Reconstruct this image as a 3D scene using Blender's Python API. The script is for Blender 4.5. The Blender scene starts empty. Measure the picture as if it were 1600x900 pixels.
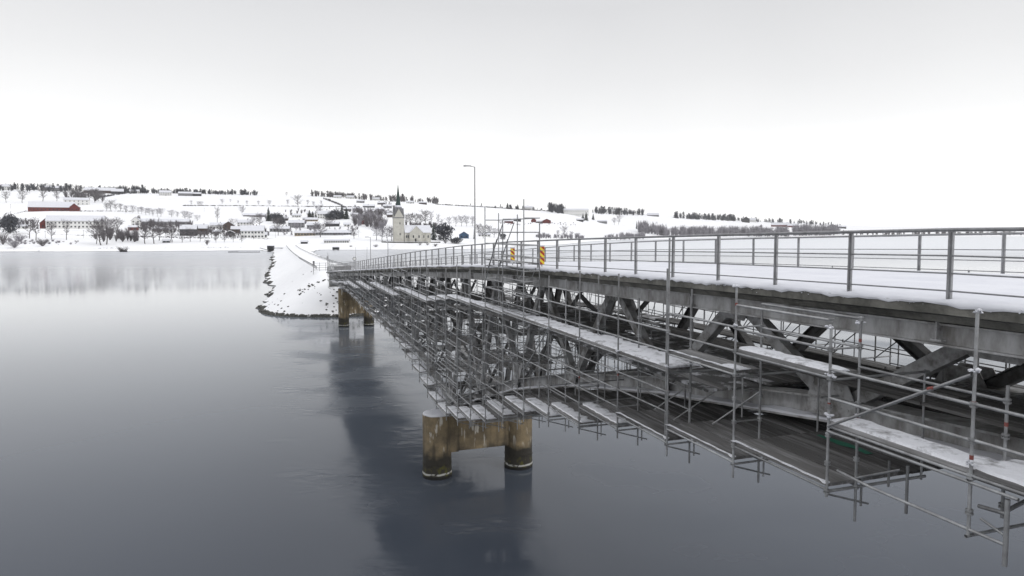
import bpy, math, random
import numpy as np
from mathutils import Vector, Matrix
from math import radians, sin, cos, tan, pi, atan2, sqrt
random.seed(7)
S = bpy.context.scene
COL = S.collection

# ---------------------------------------------------------------- camera, sky, sun, exposure
H = 17.65                      # camera height above the lake
F = 1067.0                    # focal length in pixels of the 1600 px wide photograph
cam = bpy.data.cameras.new('camera'); camo = bpy.data.objects.new('camera', cam); COL.objects.link(camo)
cam.sensor_width = 36; cam.lens = 36 * F / 1600
cam.clip_start = 0.1; cam.clip_end = 30000
PITCH = radians(3.5)
cam.shift_y = (F * tan(PITCH) - 88) / 1600      # lens shift keeps the horizon where the photograph has it
camo.location = (0, 0, H); camo.rotation_euler = (pi / 2 - PITCH, 0, 0)
S.camera = camo
S.view_settings.view_transform = 'Standard'; S.view_settings.look = 'None'
S.view_settings.exposure = 0.30; S.view_settings.gamma = 1.0

w = bpy.data.worlds.new('World'); S.world = w; w.use_nodes = True
nt = w.node_tree; nt.nodes.clear()
def N(t, typ, **k):
    n = t.nodes.new(typ)
    for a, b in k.items(): setattr(n, a, b)
    return n
SUN_EL, SUN_ROT = radians(32), radians(-60)
sky = N(nt, 'ShaderNodeTexSky', sky_type='NISHITA', sun_disc=False)
sky.sun_elevation = SUN_EL; sky.sun_rotation = SUN_ROT
skm = N(nt, 'ShaderNodeVectorMath', operation='SCALE'); skm.inputs['Scale'].default_value = 0.06
tc = N(nt, 'ShaderNodeTexCoord'); sx = N(nt, 'ShaderNodeSeparateXYZ')
rp = N(nt, 'ShaderNodeValToRGB')
cr = rp.color_ramp
cr.elements[0].position = 0.0; cr.elements[0].color = (1.10, 1.10, 1.10, 1)
cr.elements[1].position = 1.0; cr.elements[1].color = (1.05, 1.06, 1.09, 1)
for p_, c_ in ((0.08, (1.08, 1.08, 1.08)), (0.15, (0.86, 0.86, 0.86)), (0.22, (0.745, 0.745, 0.748)), (0.32, (0.635, 0.635, 0.643)), (0.42, (0.62, 0.62, 0.633)), (0.60, (0.86, 0.865, 0.885))):
    e = cr.elements.new(p_); e.color = (*c_, 1)
nz = N(nt, 'ShaderNodeTexNoise'); nz.inputs['Scale'].default_value = 1.6; nz.inputs['Detail'].default_value = 3
mpn = N(nt, 'ShaderNodeMath', operation='MULTIPLY_ADD'); mpn.inputs[1].default_value = 0.15; 
mx = N(nt, 'ShaderNodeMixRGB'); mx.inputs['Fac'].default_value = 0.93
bg = N(nt, 'ShaderNodeBackground'); wo = N(nt, 'ShaderNodeOutputWorld')
nt.links.new(tc.outputs['Generated'], sx.inputs[0]); nt.links.new(tc.outputs['Generated'], nz.inputs['Vector'])
sub = N(nt, 'ShaderNodeMath', operation='SUBTRACT'); sub.inputs[1].default_value = 0.5
nt.links.new(nz.outputs['Fac'], sub.inputs[0])
nt.links.new(sub.outputs[0], mpn.inputs[0]); nt.links.new(sx.outputs['Z'], mpn.inputs[2])
nt.links.new(mpn.outputs[0], rp.inputs['Fac'])
nt.links.new(sky.outputs[0], skm.inputs[0])
nt.links.new(skm.outputs[0], mx.inputs['Color1']); nt.links.new(rp.outputs['Color'], mx.inputs['Color2'])
nt.links.new(mx.outputs[0], bg.inputs['Color']); nt.links.new(bg.outputs[0], wo.inputs['Surface'])
bg.inputs['Strength'].default_value = 1.0

sl = bpy.data.lights.new('sun', 'SUN'); slo = bpy.data.objects.new('sun', sl); COL.objects.link(slo)
sl.energy = 0.9; sl.angle = radians(25); sl.color = (1.0, 0.97, 0.93)
slo.rotation_euler = (pi / 2 - SUN_EL, 0, radians(-120 + 180))

# ---------------------------------------------------------------- materials
def mat(name, col, rough=0.7, metal=0.0, col2=None, scale=3.0, bump=0.0, bscale=None, spec=0.5, stretch=None, rot=0.0, rnd=0.0, detail=6, lo=0.35, hi=0.65):
    m = bpy.data.materials.new(name); m.use_nodes = True; t = m.node_tree
    b = t.nodes['Principled BSDF']
    b.inputs['Base Color'].default_value = (*col, 1); b.inputs['Roughness'].default_value = rough
    b.inputs['Metallic'].default_value = metal; b.inputs['Specular IOR Level'].default_value = spec
    if col2 is not None or bump:
        co = N(t, 'ShaderNodeTexCoord'); mp = N(t, 'ShaderNodeMapping')
        if stretch: mp.vector_type = 'POINT'; mp.inputs['Scale'].default_value = stretch
        if rot:
            pre = N(t, 'ShaderNodeMapping'); pre.inputs['Rotation'].default_value = (0, 0, -rot)
        geo = N(t, 'ShaderNodeNewGeometry')
        if rot: t.links.new(geo.outputs['Position'], pre.inputs['Vector']); t.links.new(pre.outputs[0], mp.inputs['Vector'])
        else: t.links.new(geo.outputs['Position'], mp.inputs['Vector'])
        if rnd:
            oi = N(t, 'ShaderNodeObjectInfo'); 
    if col2 is not None:
        n = N(t, 'ShaderNodeTexNoise'); n.inputs['Scale'].default_value = scale; n.inputs['Detail'].default_value = detail
        n.inputs['Roughness'].default_value = 0.65
        t.links.new(mp.outputs[0], n.inputs['Vector'])
        r = N(t, 'ShaderNodeMapRange'); r.inputs['From Min'].default_value = lo; r.inputs['From Max'].default_value = hi
        t.links.new(n.outputs['Fac'], r.inputs['Value'])
        x = N(t, 'ShaderNodeMixRGB'); x.inputs['Color1'].default_value = (*col, 1); x.inputs['Color2'].default_value = (*col2, 1)
        t.links.new(r.outputs[0], x.inputs['Fac'])
        out = x.outputs[0]
        if rnd:
            mu = N(t, 'ShaderNodeMapRange'); mu.inputs['To Min'].default_value = 1 - rnd; mu.inputs['To Max'].default_value = 1 + rnd
            t.links.new(oi.outputs['Random'], mu.inputs['Value'])
            vm = N(t, 'ShaderNodeVectorMath', operation='SCALE')
            t.links.new(out, vm.inputs[0]); t.links.new(mu.outputs[0], vm.inputs['Scale']); out = vm.outputs[0]
        t.links.new(out, b.inputs['Base Color'])
    if bump:
        n2 = N(t, 'ShaderNodeTexNoise'); n2.inputs['Scale'].default_value = bscale or scale * 3; n2.inputs['Detail'].default_value = 5
        t.links.new(mp.outputs[0], n2.inputs['Vector'])
        bp = N(t, 'ShaderNodeBump'); bp.inputs['Strength'].default_value = bump; bp.inputs['Distance'].default_value = 0.05
        t.links.new(n2.outputs['Fac'], bp.inputs['Height']); t.links.new(bp.outputs[0], b.inputs['Normal'])
    m['b'] = 1
    return m
def node_of(m, k='Principled BSDF'): return m.node_tree.nodes[k]

M = {}
TH0 = radians(19.07)
M['snow'] = mat('snow', (0.70, 0.71, 0.75), 0.85, col2=(0.63, 0.64, 0.69), scale=0.6, bump=0.5, bscale=2.5, spec=0.2)
M['snow_thin'] = mat('snow_thin', (0.80, 0.81, 0.85), 0.85, col2=(0.27, 0.268, 0.27), scale=2.6, bump=0.6, bscale=9, spec=0.2, lo=0.52, hi=0.70)
M['steel_tube'] = mat('galvanised_tube', (0.40, 0.41, 0.42), 0.5, 0.4, col2=(0.24, 0.24, 0.245), scale=4, rnd=0.25)
M['truss'] = mat('truss_steel', (0.43, 0.434, 0.445), 0.6, 0.0, col2=(0.17, 0.163, 0.157), scale=2.4, bump=0.2, bscale=14, spec=0.35, lo=.42, hi=.62)
M['chord'] = mat('chord_steel', (0.46, 0.465, 0.475), 0.6, 0.0, col2=(0.17, 0.162, 0.154), scale=1.8, bump=0.15, bscale=14, spec=0.35, stretch=(1,1,.4), lo=.4, hi=.66)
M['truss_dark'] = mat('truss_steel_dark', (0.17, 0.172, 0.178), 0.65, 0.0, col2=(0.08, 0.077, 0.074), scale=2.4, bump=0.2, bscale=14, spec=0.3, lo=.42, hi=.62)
M['rail'] = mat('railing_steel', (0.34, 0.345, 0.36), 0.55, 0.2, col2=(0.22, 0.22, 0.225), scale=6, rnd=0.12)
M['slab'] = mat('slab_concrete', (0.21, 0.205, 0.185), 0.9, col2=(0.07, 0.07, 0.062), scale=1.5, bump=0.5, bscale=12)
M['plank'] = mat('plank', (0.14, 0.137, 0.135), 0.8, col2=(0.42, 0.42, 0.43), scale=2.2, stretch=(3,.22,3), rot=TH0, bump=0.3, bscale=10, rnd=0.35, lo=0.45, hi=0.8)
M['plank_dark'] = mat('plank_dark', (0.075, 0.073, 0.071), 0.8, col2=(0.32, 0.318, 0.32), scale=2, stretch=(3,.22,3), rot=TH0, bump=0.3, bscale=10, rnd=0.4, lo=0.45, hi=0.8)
M['plank_snowy'] = mat('plank_snowy', (0.12, 0.12, 0.12), 0.85, col2=(0.78, 0.79, 0.83), scale=1.3, bump=0.3, bscale=8, rnd=0.08, lo=0.50, hi=0.62)
M['red_tape'] = mat('red_tape', (0.24, 0.07, 0.06), 0.8)
M['green'] = mat('green_sheet', (0.02, 0.16, 0.10), 0.6)
M['bark'] = mat('bark', (0.060, 0.052, 0.052), 0.9)
M['twig'] = mat('twig', (0.13, 0.12, 0.128), 0.9)
M['frost'] = mat('frosted_twig', (0.27, 0.26, 0.285), 0.9)
M['spruce'] = mat('spruce_needles', (0.030, 0.040, 0.036), 0.9, col2=(0.10, 0.12, 0.12), scale=0.5)
M['forest'] = mat('forest', (0.07, 0.074, 0.088), 0.9)
M['rock'] = mat('rock', (0.045, 0.045, 0.042), 0.9, col2=(0.10, 0.10, 0.09), scale=1.0, bump=0.5)
M['white_paint'] = mat('white_paint', (0.66, 0.66, 0.65), 0.7)
M['cream'] = mat('church_render', (0.50, 0.49, 0.445), 0.85, col2=(0.38, 0.37, 0.335), scale=0.25)
M['slate'] = mat('slate', (0.19, 0.19, 0.20), 0.7, col2=(0.12, 0.12, 0.13), scale=0.8)
M['copper'] = mat('copper_green', (0.006, 0.026, 0.024), 0.6)
M['red_paint'] = mat('red_paint', (0.10, 0.018, 0.018), 0.8, col2=(0.14, 0.026, 0.023), scale=0.4)
M['brown_paint'] = mat('brown_paint', (0.07, 0.05, 0.045), 0.85)
M['black_paint'] = mat('black_paint', (0.03, 0.03, 0.033), 0.8)
M['grey_paint'] = mat('grey_paint', (0.22, 0.22, 0.23), 0.8)
M['blue_paint'] = mat('blue_paint', (0.035, 0.075, 0.14), 0.8)
M['ochre_paint'] = mat('ochre_paint', (0.28, 0.23, 0.16), 0.8)
M['glass'] = mat('window_glass', (0.03, 0.035, 0.045), 0.15)
M['yellow'] = mat('sign_yellow', (0.85, 0.66, 0.05), 0.5)
M['sign_red'] = mat('sign_red', (0.42, 0.045, 0.02), 0.5)
M['pole'] = mat('lamp_pole', (0.30, 0.30, 0.31), 0.5, 0.4)

def pier_material():
    m = mat('pier_concrete', (0.29, 0.225, 0.135), 0.9, col2=(0.12, 0.098, 0.068), scale=0.9, bump=0.5, bscale=7, detail=8)
    t = m.node_tree; b = t.nodes['Principled BSDF']
    src = b.inputs['Base Color'].links[0].from_socket
    geo = N(t, 'ShaderNodeNewGeometry'); sp = N(t, 'ShaderNodeSeparateXYZ'); t.links.new(geo.outputs['Position'], sp.inputs[0])
    def layer(src, fac_socket, col):
        x = N(t, 'ShaderNodeMixRGB'); x.inputs['Color2'].default_value = (*col, 1)
        t.links.new(src, x.inputs['Color1']); t.links.new(fac_socket, x.inputs['Fac']); return x.outputs[0]
    def noise(scale, vec=(1, 1, 1), detail=4):
        mp = N(t, 'ShaderNodeMapping'); mp.inputs['Scale'].default_value = vec
        t.links.new(geo.outputs['Position'], mp.inputs['Vector'])
        n = N(t, 'ShaderNodeTexNoise'); n.inputs['Scale'].default_value = scale; n.inputs['Detail'].default_value = detail
        t.links.new(mp.outputs[0], n.inputs['Vector']); return n.outputs['Fac']
    def rng(s, a, b_, c=0.0, d=1.0):
        r = N(t, 'ShaderNodeMapRange'); r.inputs['From Min'].default_value = a; r.inputs['From Max'].default_value = b_
        r.inputs['To Min'].default_value = c; r.inputs['To Max'].default_value = d
        t.links.new(s, r.inputs['Value']); return r.outputs[0]
    def mul(a, b_):
        x = N(t, 'ShaderNodeMath', operation='MULTIPLY'); t.links.new(a, x.inputs[0]); t.links.new(b_, x.inputs[1]); return x.outputs[0]
    def add(a, b_):
        x = N(t, 'ShaderNodeMath', operation='ADD'); t.links.new(a, x.inputs[0]); t.links.new(b_, x.inputs[1]); return x.outputs[0]
    # white lime runs
    s1 = layer(src, mul(rng(noise(2.2, (1.6, 1.6, 0.35)), 0.60, 0.66), rng(sp.outputs['Z'], 1.6, 2.6)), (0.55, 0.52, 0.46))
    s1 = layer(s1, mul(rng(noise(1.3, (1.8, 1.8, 0.22), 6), 0.52, 0.68), rng(sp.outputs['Z'], 8.5, 1.5, .25, .85)), (0.055, 0.047, 0.036))
    # dark wet band with uneven upper edge
    zz = add(sp.outputs['Z'], rng(noise(1.1), 0, 1, -0.7, 0.7))
    s2 = layer(s1, rng(zz, 2.0, 1.45), (0.035, 0.032, 0.026))
    # algae
    s3 = layer(s2, mul(rng(zz, 1.0, 0.75), rng(noise(3.0), 0.5, 0.62)), (0.075, 0.072, 0.02))
    # ice line
    zi = add(sp.outputs['Z'], rng(noise(1.6), 0, 1, -0.10, 0.10))
    pale_tone = mul(mul(rng(zi, 0.26, 0.31), rng(zi, 0.44, 0.39)), rng(noise(4), 0.36, 0.46))
    s4 = layer(s3, pale_tone, (0.42, 0.42, 0.40))
    # wet black foot
    s5 = layer(s4, rng(sp.outputs['Z'], 0.24, 0.16), (0.012, 0.012, 0.012))
    t.links.new(s5, b.inputs['Base Color'])
    return m
M['pier'] = pier_material()

def water_material():
    m = bpy.data.materials.new('lake_water'); m.use_nodes = True; t = m.node_tree
    b = t.nodes['Principled BSDF']
    b.inputs['Base Color'].default_value = (0.045, 0.056, 0.075, 1); b.inputs['IOR'].default_value = 1.333
    geo = N(t, 'ShaderNodeNewGeometry')
    def noise(scale, vec, detail=3):
        mp = N(t, 'ShaderNodeMapping'); mp.inputs['Scale'].default_value = vec
        t.links.new(geo.outputs['Position'], mp.inputs['Vector'])
        n = N(t, 'ShaderNodeTexNoise'); n.inputs['Scale'].default_value = scale; n.inputs['Detail'].default_value = detail
        t.links.new(mp.outputs[0], n.inputs['Vector']); return n.outputs['Fac']
    big = noise(0.09, (1.0, 1.3, 1), 4)
    r = N(t, 'ShaderNodeMapRange'); r.inputs['From Min'].default_value = 0.4; r.inputs['From Max'].default_value = 0.62
    r.inputs['To Min'].default_value = 0.04; r.inputs['To Max'].default_value = 0.26
    sp = N(t, 'ShaderNodeSeparateXYZ'); t.links.new(geo.outputs['Position'], sp.inputs[0])
    calm = N(t, 'ShaderNodeMapRange'); calm.interpolation_type = 'SMOOTHSTEP'; calm.inputs['From Min'].default_value = 170; calm.inputs['From Max'].default_value = 95
    t.links.new(sp.outputs['Y'], calm.inputs['Value'])
    dx = N(t, 'ShaderNodeMath', operation='MULTIPLY'); dx.inputs[1].default_value = cos(TH0); t.links.new(sp.outputs['X'], dx.inputs[0])
    dy = N(t, 'ShaderNodeMath', operation='MULTIPLY_ADD'); dy.inputs[1].default_value = sin(TH0); t.links.new(sp.outputs['Y'], dy.inputs[0]); t.links.new(dx.outputs[0], dy.inputs[2])
    near_b = N(t, 'ShaderNodeMapRange'); near_b.interpolation_type = 'SMOOTHSTEP'; near_b.inputs['From Min'].default_value = -3; near_b.inputs['From Max'].default_value = 5
    t.links.new(dy.outputs[0], near_b.inputs['Value'])
    off_b = N(t, 'ShaderNodeMapRange'); off_b.interpolation_type = 'SMOOTHSTEP'; off_b.inputs['From Min'].default_value = 17; off_b.inputs['From Max'].default_value = 12
    t.links.new(dy.outputs[0], off_b.inputs['Value'])
    def times(a, b_):
        x = N(t, 'ShaderNodeMath', operation='MULTIPLY'); t.links.new(a, x.inputs[0]); t.links.new(b_, x.inputs[1]); return x.outputs[0]
    ad = N(t, 'ShaderNodeMath', operation='ADD'); ad.inputs[1].default_value = 0.06
    t.links.new(big, r.inputs['Value']); t.links.new(times(times(r.outputs[0], calm.outputs[0]), near_b.outputs[0]), ad.inputs[0]); 
    far = N(t, 'ShaderNodeMapRange'); far.inputs['From Min'].default_value = 200; far.inputs['From Max'].default_value = 520; far.inputs['To Max'].default_value = 0.22
    t.links.new(sp.outputs['Y'], far.inputs['Value'])
    a2 = N(t, 'ShaderNodeMath', operation='ADD'); t.links.new(ad.outputs[0], a2.inputs[0]); t.links.new(far.outputs[0], a2.inputs[1])
    t.links.new(a2.outputs[0], b.inputs['Roughness'])
    # bright sheen of the far water painted into the base colour, paler with distance
    pale_tone = N(t, 'ShaderNodeValToRGB'); ie = pale_tone.color_ramp
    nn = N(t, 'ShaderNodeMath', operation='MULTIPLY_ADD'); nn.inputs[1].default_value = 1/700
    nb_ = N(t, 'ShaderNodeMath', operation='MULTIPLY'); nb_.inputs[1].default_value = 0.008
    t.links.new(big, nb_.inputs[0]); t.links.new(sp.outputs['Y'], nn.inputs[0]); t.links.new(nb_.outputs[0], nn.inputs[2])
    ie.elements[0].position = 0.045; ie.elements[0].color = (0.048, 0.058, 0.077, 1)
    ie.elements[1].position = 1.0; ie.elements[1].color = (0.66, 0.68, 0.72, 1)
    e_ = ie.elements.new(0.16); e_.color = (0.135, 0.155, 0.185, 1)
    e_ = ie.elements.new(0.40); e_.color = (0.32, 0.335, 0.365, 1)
    t.links.new(nn.outputs[0], pale_tone.inputs['Fac']); t.links.new(pale_tone.outputs['Color'], b.inputs['Base Color'])
    spx = N(t, 'ShaderNodeMapRange'); spx.inputs['From Min'].default_value = 180; spx.inputs['From Max'].default_value = 480; spx.inputs['To Min'].default_value = 0.5; spx.inputs['To Max'].default_value = 0.07
    t.links.new(sp.outputs['Y'], spx.inputs['Value']); t.links.new(spx.outputs[0], b.inputs['Specular IOR Level'])
    n1 = noise(0.7, (0.8, 1.7, 1), 2)
    bp = N(t, 'ShaderNodeBump'); bp.inputs['Distance'].default_value = 0.13
    r2 = N(t, 'ShaderNodeMapRange'); r2.interpolation_type = 'SMOOTHSTEP'; r2.inputs['From Min'].default_value = 0.45; r2.inputs['From Max'].default_value = 0.65
    r2.inputs['To Min'].default_value = 0.06; r2.inputs['To Max'].default_value = 0.85
    t.links.new(big, r2.inputs['Value']); t.links.new(times(times(times(r2.outputs[0], calm.outputs[0]), near_b.outputs[0]), off_b.outputs[0]), bp.inputs['Strength'])
    t.links.new(n1, bp.inputs['Height']); t.links.new(bp.outputs[0], b.inputs['Normal'])
    return m
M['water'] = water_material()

def terrain_material():
    m = mat('snowfield', (0.90, 0.905, 0.92), 0.9, col2=(0.86, 0.865, 0.885), scale=0.02, spec=0.1)
    t = m.node_tree; b = t.nodes['Principled BSDF']; src = b.inputs['Base Color'].links[0].from_socket
    geo = N(t, 'ShaderNodeNewGeometry'); sp = N(t, 'ShaderNodeSeparateXYZ'); t.links.new(geo.outputs['Position'], sp.inputs[0])
    r = N(t, 'ShaderNodeMapRange'); r.inputs['From Min'].default_value = 0.30; r.inputs['From Max'].default_value = 0.12
    t.links.new(sp.outputs['Z'], r.inputs['Value'])
    x = N(t, 'ShaderNodeMixRGB'); x.inputs['Color2'].default_value = (0.05, 0.05, 0.045, 1)
    t.links.new(src, x.inputs['Color1']); t.links.new(r.outputs[0], x.inputs['Fac'])
    # stubble showing through
    n = N(t, 'ShaderNodeTexNoise'); n.inputs['Scale'].default_value = 0.035; n.inputs['Detail'].default_value = 9; n.inputs['Roughness'].default_value = 0.75
    mp = N(t, 'ShaderNodeMapping'); mp.inputs['Scale'].default_value = (1, 0.35, 1); t.links.new(geo.outputs['Position'], mp.inputs['Vector'])
    t.links.new(mp.outputs[0], n.inputs['Vector'])
    r2 = N(t, 'ShaderNodeMapRange'); r2.inputs['From Min'].default_value = 0.60; r2.inputs['From Max'].default_value = 0.72; r2.inputs['To Max'].default_value = 0.5
    t.links.new(n.outputs['Fac'], r2.inputs['Value'])
    x2 = N(t, 'ShaderNodeMixRGB'); x2.inputs['Color2'].default_value = (0.30, 0.28, 0.26, 1)
    t.links.new(x.outputs[0], x2.inputs['Color1']); t.links.new(r2.outputs[0], x2.inputs['Fac'])
    t.links.new(x2.outputs[0], b.inputs['Base Color'])
    return m
M['terrain'] = terrain_material()

# ---------------------------------------------------------------- mesh helpers
class MB:
    def __init__(self): self.v = []; self.f = []
    def add(self, vs, fs):
        o = len(self.v); self.v += [tuple(p) for p in vs]; self.f += [tuple(i + o for i in q) for q in fs]; return self
    def box(self, x0, x1, y0, y1, z0, z1):
        return self.add([(x0,y0,z0),(x1,y0,z0),(x1,y1,z0),(x0,y1,z0),(x0,y0,z1),(x1,y0,z1),(x1,y1,z1),(x0,y1,z1)],
                        [(0,3,2,1),(4,5,6,7),(0,1,5,4),(1,2,6,5),(2,3,7,6),(3,0,4,7)])
    def tube(self, p0, p1, r0, r1=None, n=6, cap=False):
        r1 = r0 if r1 is None else r1
        p0 = Vector(p0); p1 = Vector(p1); d = (p1 - p0).normalized()
        a = d.orthogonal().normalized(); b = d.cross(a)
        vs = [p0 + (a * cos(2*pi*i/n) + b * sin(2*pi*i/n)) * r0 for i in range(n)] + [p1 + (a * cos(2*pi*i/n) + b * sin(2*pi*i/n)) * r1 for i in range(n)]
        fs = [(i, (i+1) % n, n + (i+1) % n, n + i) for i in range(n)]
        if cap: fs += [tuple(range(n-1, -1, -1)), tuple(range(n, 2*n))]
        return self.add(vs, fs)
    def beam(self, p0, p1, prof, side):
        """extrude a closed 2D profile (u along side, v up) from p0 to p1"""
        p0 = Vector(p0); p1 = Vector(p1); d = (p1 - p0).normalized(); s = Vector(side).normalized()
        s = (s - d * s.dot(d)).normalized(); u = s.cross(d); 
        if u.z < 0: u = -u
        n = len(prof); vs = [p + s * a + u * b for p in (p0, p1) for a, b in prof]
        fs = [(i, (i+1) % n, n + (i+1) % n, n + i) for i in range(n)] + [tuple(range(n-1, -1, -1)), tuple(range(n, 2*n))]
        return self.add(vs, fs)
    def loft(self, rings, closed=True, caps=True):
        n = len(rings[0]); vs = [p for r in rings for p in r]; fs = []
        for k in range(len(rings) - 1):
            for i in range(n if closed else n - 1):
                j = (i + 1) % n; fs.append((k*n+i, k*n+j, (k+1)*n+j, (k+1)*n+i))
        if caps: fs += [tuple(range(n-1, -1, -1)), tuple((len(rings)-1)*n + i for i in range(n))]
        return self.add(vs, fs)
    def mesh(self, name, m, smooth=False):
        me = bpy.data.meshes.new(name); me.from_pydata(self.v, [], self.f)
        me.materials.append(m)
        if smooth: me.polygons.foreach_set('use_smooth', [True] * len(me.polygons))
        me.update(); return me
    def build(self, name, m, parent=None, smooth=False, **props):
        o = bpy.data.objects.new(name, self.mesh(name, m, smooth)); COL.objects.link(o)
        if parent: o.parent = parent
        for k, v in props.items(): o[k] = v
        return o
def ibeam(h, wd, tf=0.035, tw=0.03):
    a, b, c = wd/2, h/2, tw/2
    return [(-a,-b),(a,-b),(a,-b+tf),(c,-b+tf),(c,b-tf),(a,b-tf),(a,b),(-a,b),(-a,b-tf),(-c,b-tf),(-c,-b+tf),(-a,-b+tf)]
def rect(h, wd): return [(-wd/2,-h/2),(wd/2,-h/2),(wd/2,h/2),(-wd/2,h/2)]
def empty(name, loc=(0,0,0), rz=0, **props):
    o = bpy.data.objects.new(name, None); COL.objects.link(o); o.location = loc; o.rotation_euler = (0,0,rz)
    o.empty_display_size = 0.2
    for k, v in props.items(): o[k] = v
    return o
def inst(name, me, parent=None, mw=None, m=None, **props):
    o = bpy.data.objects.new(name, me); COL.objects.link(o)
    if parent: o.parent = parent
    if mw is not None: o.matrix_local = mw
    if m is not None:
        o.material_slots[0].link = 'OBJECT'; o.material_slots[0].material = m
    for k, v in props.items(): o[k] = v
    return o
def interp(x, pts):
    xs = [p[0] for p in pts]; ys = [p[1] for p in pts]
    return float(np.interp(x, xs, ys))

# ================================================================= THE SETTING
# ---- lake
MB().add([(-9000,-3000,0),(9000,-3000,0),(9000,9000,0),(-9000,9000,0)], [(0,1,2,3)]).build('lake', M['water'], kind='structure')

# ---- far shore: snow covered hills (each column: bearing, then depth and elevation of successive crests)
FW = 1070.6
COLS = [
 (-900, [(600,392.8),(625,387),(700,375),(820,362),(1030,345),(1350,322),(1800,296)]),
 (0,    [(600,392.8),(625,387),(700,375),(820,362),(1030,345),(1350,322),(1800,296)]),
 (230,  [(610,392.3),(640,387),(710,375),(830,363),(1040,346),(1370,323),(1850,301)]),
 (450,  [(650,390.5),(680,386),(740,379),(860,368),(1050,350),(1400,328),(1900,304)]),
 (620,  [(662,389.9),(692,386),(735,377),(850,366),(1050,352),(1400,333),(1950,314)]),
 (740,  [(685,389.0),(715,385),(780,378),(900,369),(1100,357),(1500,340),(2100,321)]),
 (850,  [(870,383.2),(910,380),(1000,374),(1100,368),(1300,358),(1700,344),(2300,328)]),
 (1000, [(1500,374.3),(1550,372.8),(1650,370),(1800,366),(2000,360),(2400,350),(2900,334)]),
 (1200, [(2200,370.4),(2260,369),(2400,367),(2550,365),(2800,360),(3200,353),(3700,345.5)]),
 (1400, [(2400,369.7),(2460,368.5),(2600,367.2),(2800,365),(3000,362.6),(3400,358.5),(3900,354.5)]),
 (2600, [(2400,369.7),(2460,368.5),(2600,367.2),(2800,365),(3000,363),(3400,359),(3900,355.5)]),
]
CX = np.array([c[0] for c in COLS], float)
CR = np.array([[a for a, b in c[1]] for c in COLS], float)
CY = np.array([[b for a, b in c[1]] for c in COLS], float)
def column(px):
    i = int(np.clip(np.searchsorted(CX, px) - 1, 0, len(CX) - 2)); f = (px - CX[i]) / (CX[i+1] - CX[i]); f = min(max(f, 0), 1); f = f*f*(3-2*f)
    return CR[i]*(1-f) + CR[i+1]*f, CY[i]*(1-f) + CY[i+1]*f
def ground_z(px, Y):
    r, y = column(px)
    z = H + (362 - y) / FW * r
    if Y > r[-1]: return z[-1] - 0.035 * (Y - r[-1])
    if Y < r[0]: return -3.0 * min(1, (r[0] - Y) / 25)
    return float(np.interp(Y, r, z))
def place(px, py, sink=0.15):
    """the spot on the far shore seen in this direction"""
    px = px + (px - 800) * (py - 362) * 88 / F / F
    r, y = column(px)
    Y = float(np.interp(-py, -y, r)) if py > y[-1] else float(r[-1])
    return Vector(((px - 800) / FW * Y, Y, ground_z(px, Y) - sink)), Y
xs = np.concatenate([np.linspace(-900, 0, 40)[:-1], np.linspace(0, 1600, 330), np.linspace(1600, 2600, 40)[1:]])
us = np.concatenate([[-0.5, -0.15, 0, 0.03, 0.1, 0.25, 0.5], np.linspace(1, 6, 61), [6.1, 6.3, 7, 8.5]])
tv = []; rng_ = np.random.RandomState(3)
ph = rng_.rand(12) * 6.28
for px in xs:
    r, y = column(px); z = H + (362 - y) / FW * r
    for u in us:
        if u < 0: Y = r[0] + u * (r[1] - r[0]) * 1.2; zz = u * 5
        elif u > 6: Y = r[6] + (u - 6) * (r[6] - r[5]) * 1.5; zz = z[6] - 0.035 * (Y - r[6])
        else:
            k = min(int(u), 5); f = u - k; Y = r[k]*(1-f) + r[k+1]*f; zz = z[k]*(1-f) + z[k+1]*f
        X = (px - 800) / FW * Y
        a = min(max(u, 0), 1) if u < 6 else 1
        wob = 0.5*sin(X*0.021+ph[0])*sin(Y*0.017+ph[1]) + 0.3*sin(X*0.06+ph[2]+Y*0.04) + 0.25*sin(X*0.11+ph[3])*sin(Y*0.09)
        tv.append((X + 0, Y + (4*sin(px*0.055+ph[4]) + 2*sin(px*0.19+ph[5]) + 1.2*sin(px*.5)) * (1 - a) , zz + wob * a * 0.8))
n = len(us); fs = []
for i in range(len(xs) - 1):
    for j in range(n - 1): fs.append((i*n+j, (i+1)*n+j, (i+1)*n+j+1, i*n+j+1))
MB().add(tv, fs).build('hills', M['terrain'], smooth=True, kind='structure')

# ---- bridge frame: s along the bridge, D across (distance from the camera's line), zb metres below camera
TH = radians(19.07); CT, ST = cos(TH), sin(TH)
def P(s, D, zb): return Vector((D*CT - s*ST, D*ST + s*CT, H - zb))
UDIR = Vector((-ST, CT, 0)); VDIR = Vector((CT, ST, 0))
BR = Matrix.Rotation(TH, 4, 'Z')      # local x -> across, local y -> along
DECK = [(-26,1.04),(-10,1.04),(0,1.05),(8,1.09),(14,1.20),(22,1.38),(30,1.60),(38,1.93),(44,2.24),(52,2.66),(66.8,3.55),(88,4.82),(105,5.82),(129,7.28),(160,9.15),(200,9.6)]
def deck(s): return interp(s, DECK)
CHORD = [(-26,3.5),(-6,3.45),(4.8,3.55),(12,4.0),(19.2,5.0),(26.4,6.3),(33.6,8.05),(40.8,10.3),(48,12.75),(55,11.6),(62,10.75),(69,10.1),(76,9.65),(90,9.2),(104,9.05),(118,9.5),(129,10.3),(137,10.6)]
def chord(s): return interp(s, CHORD)

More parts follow.
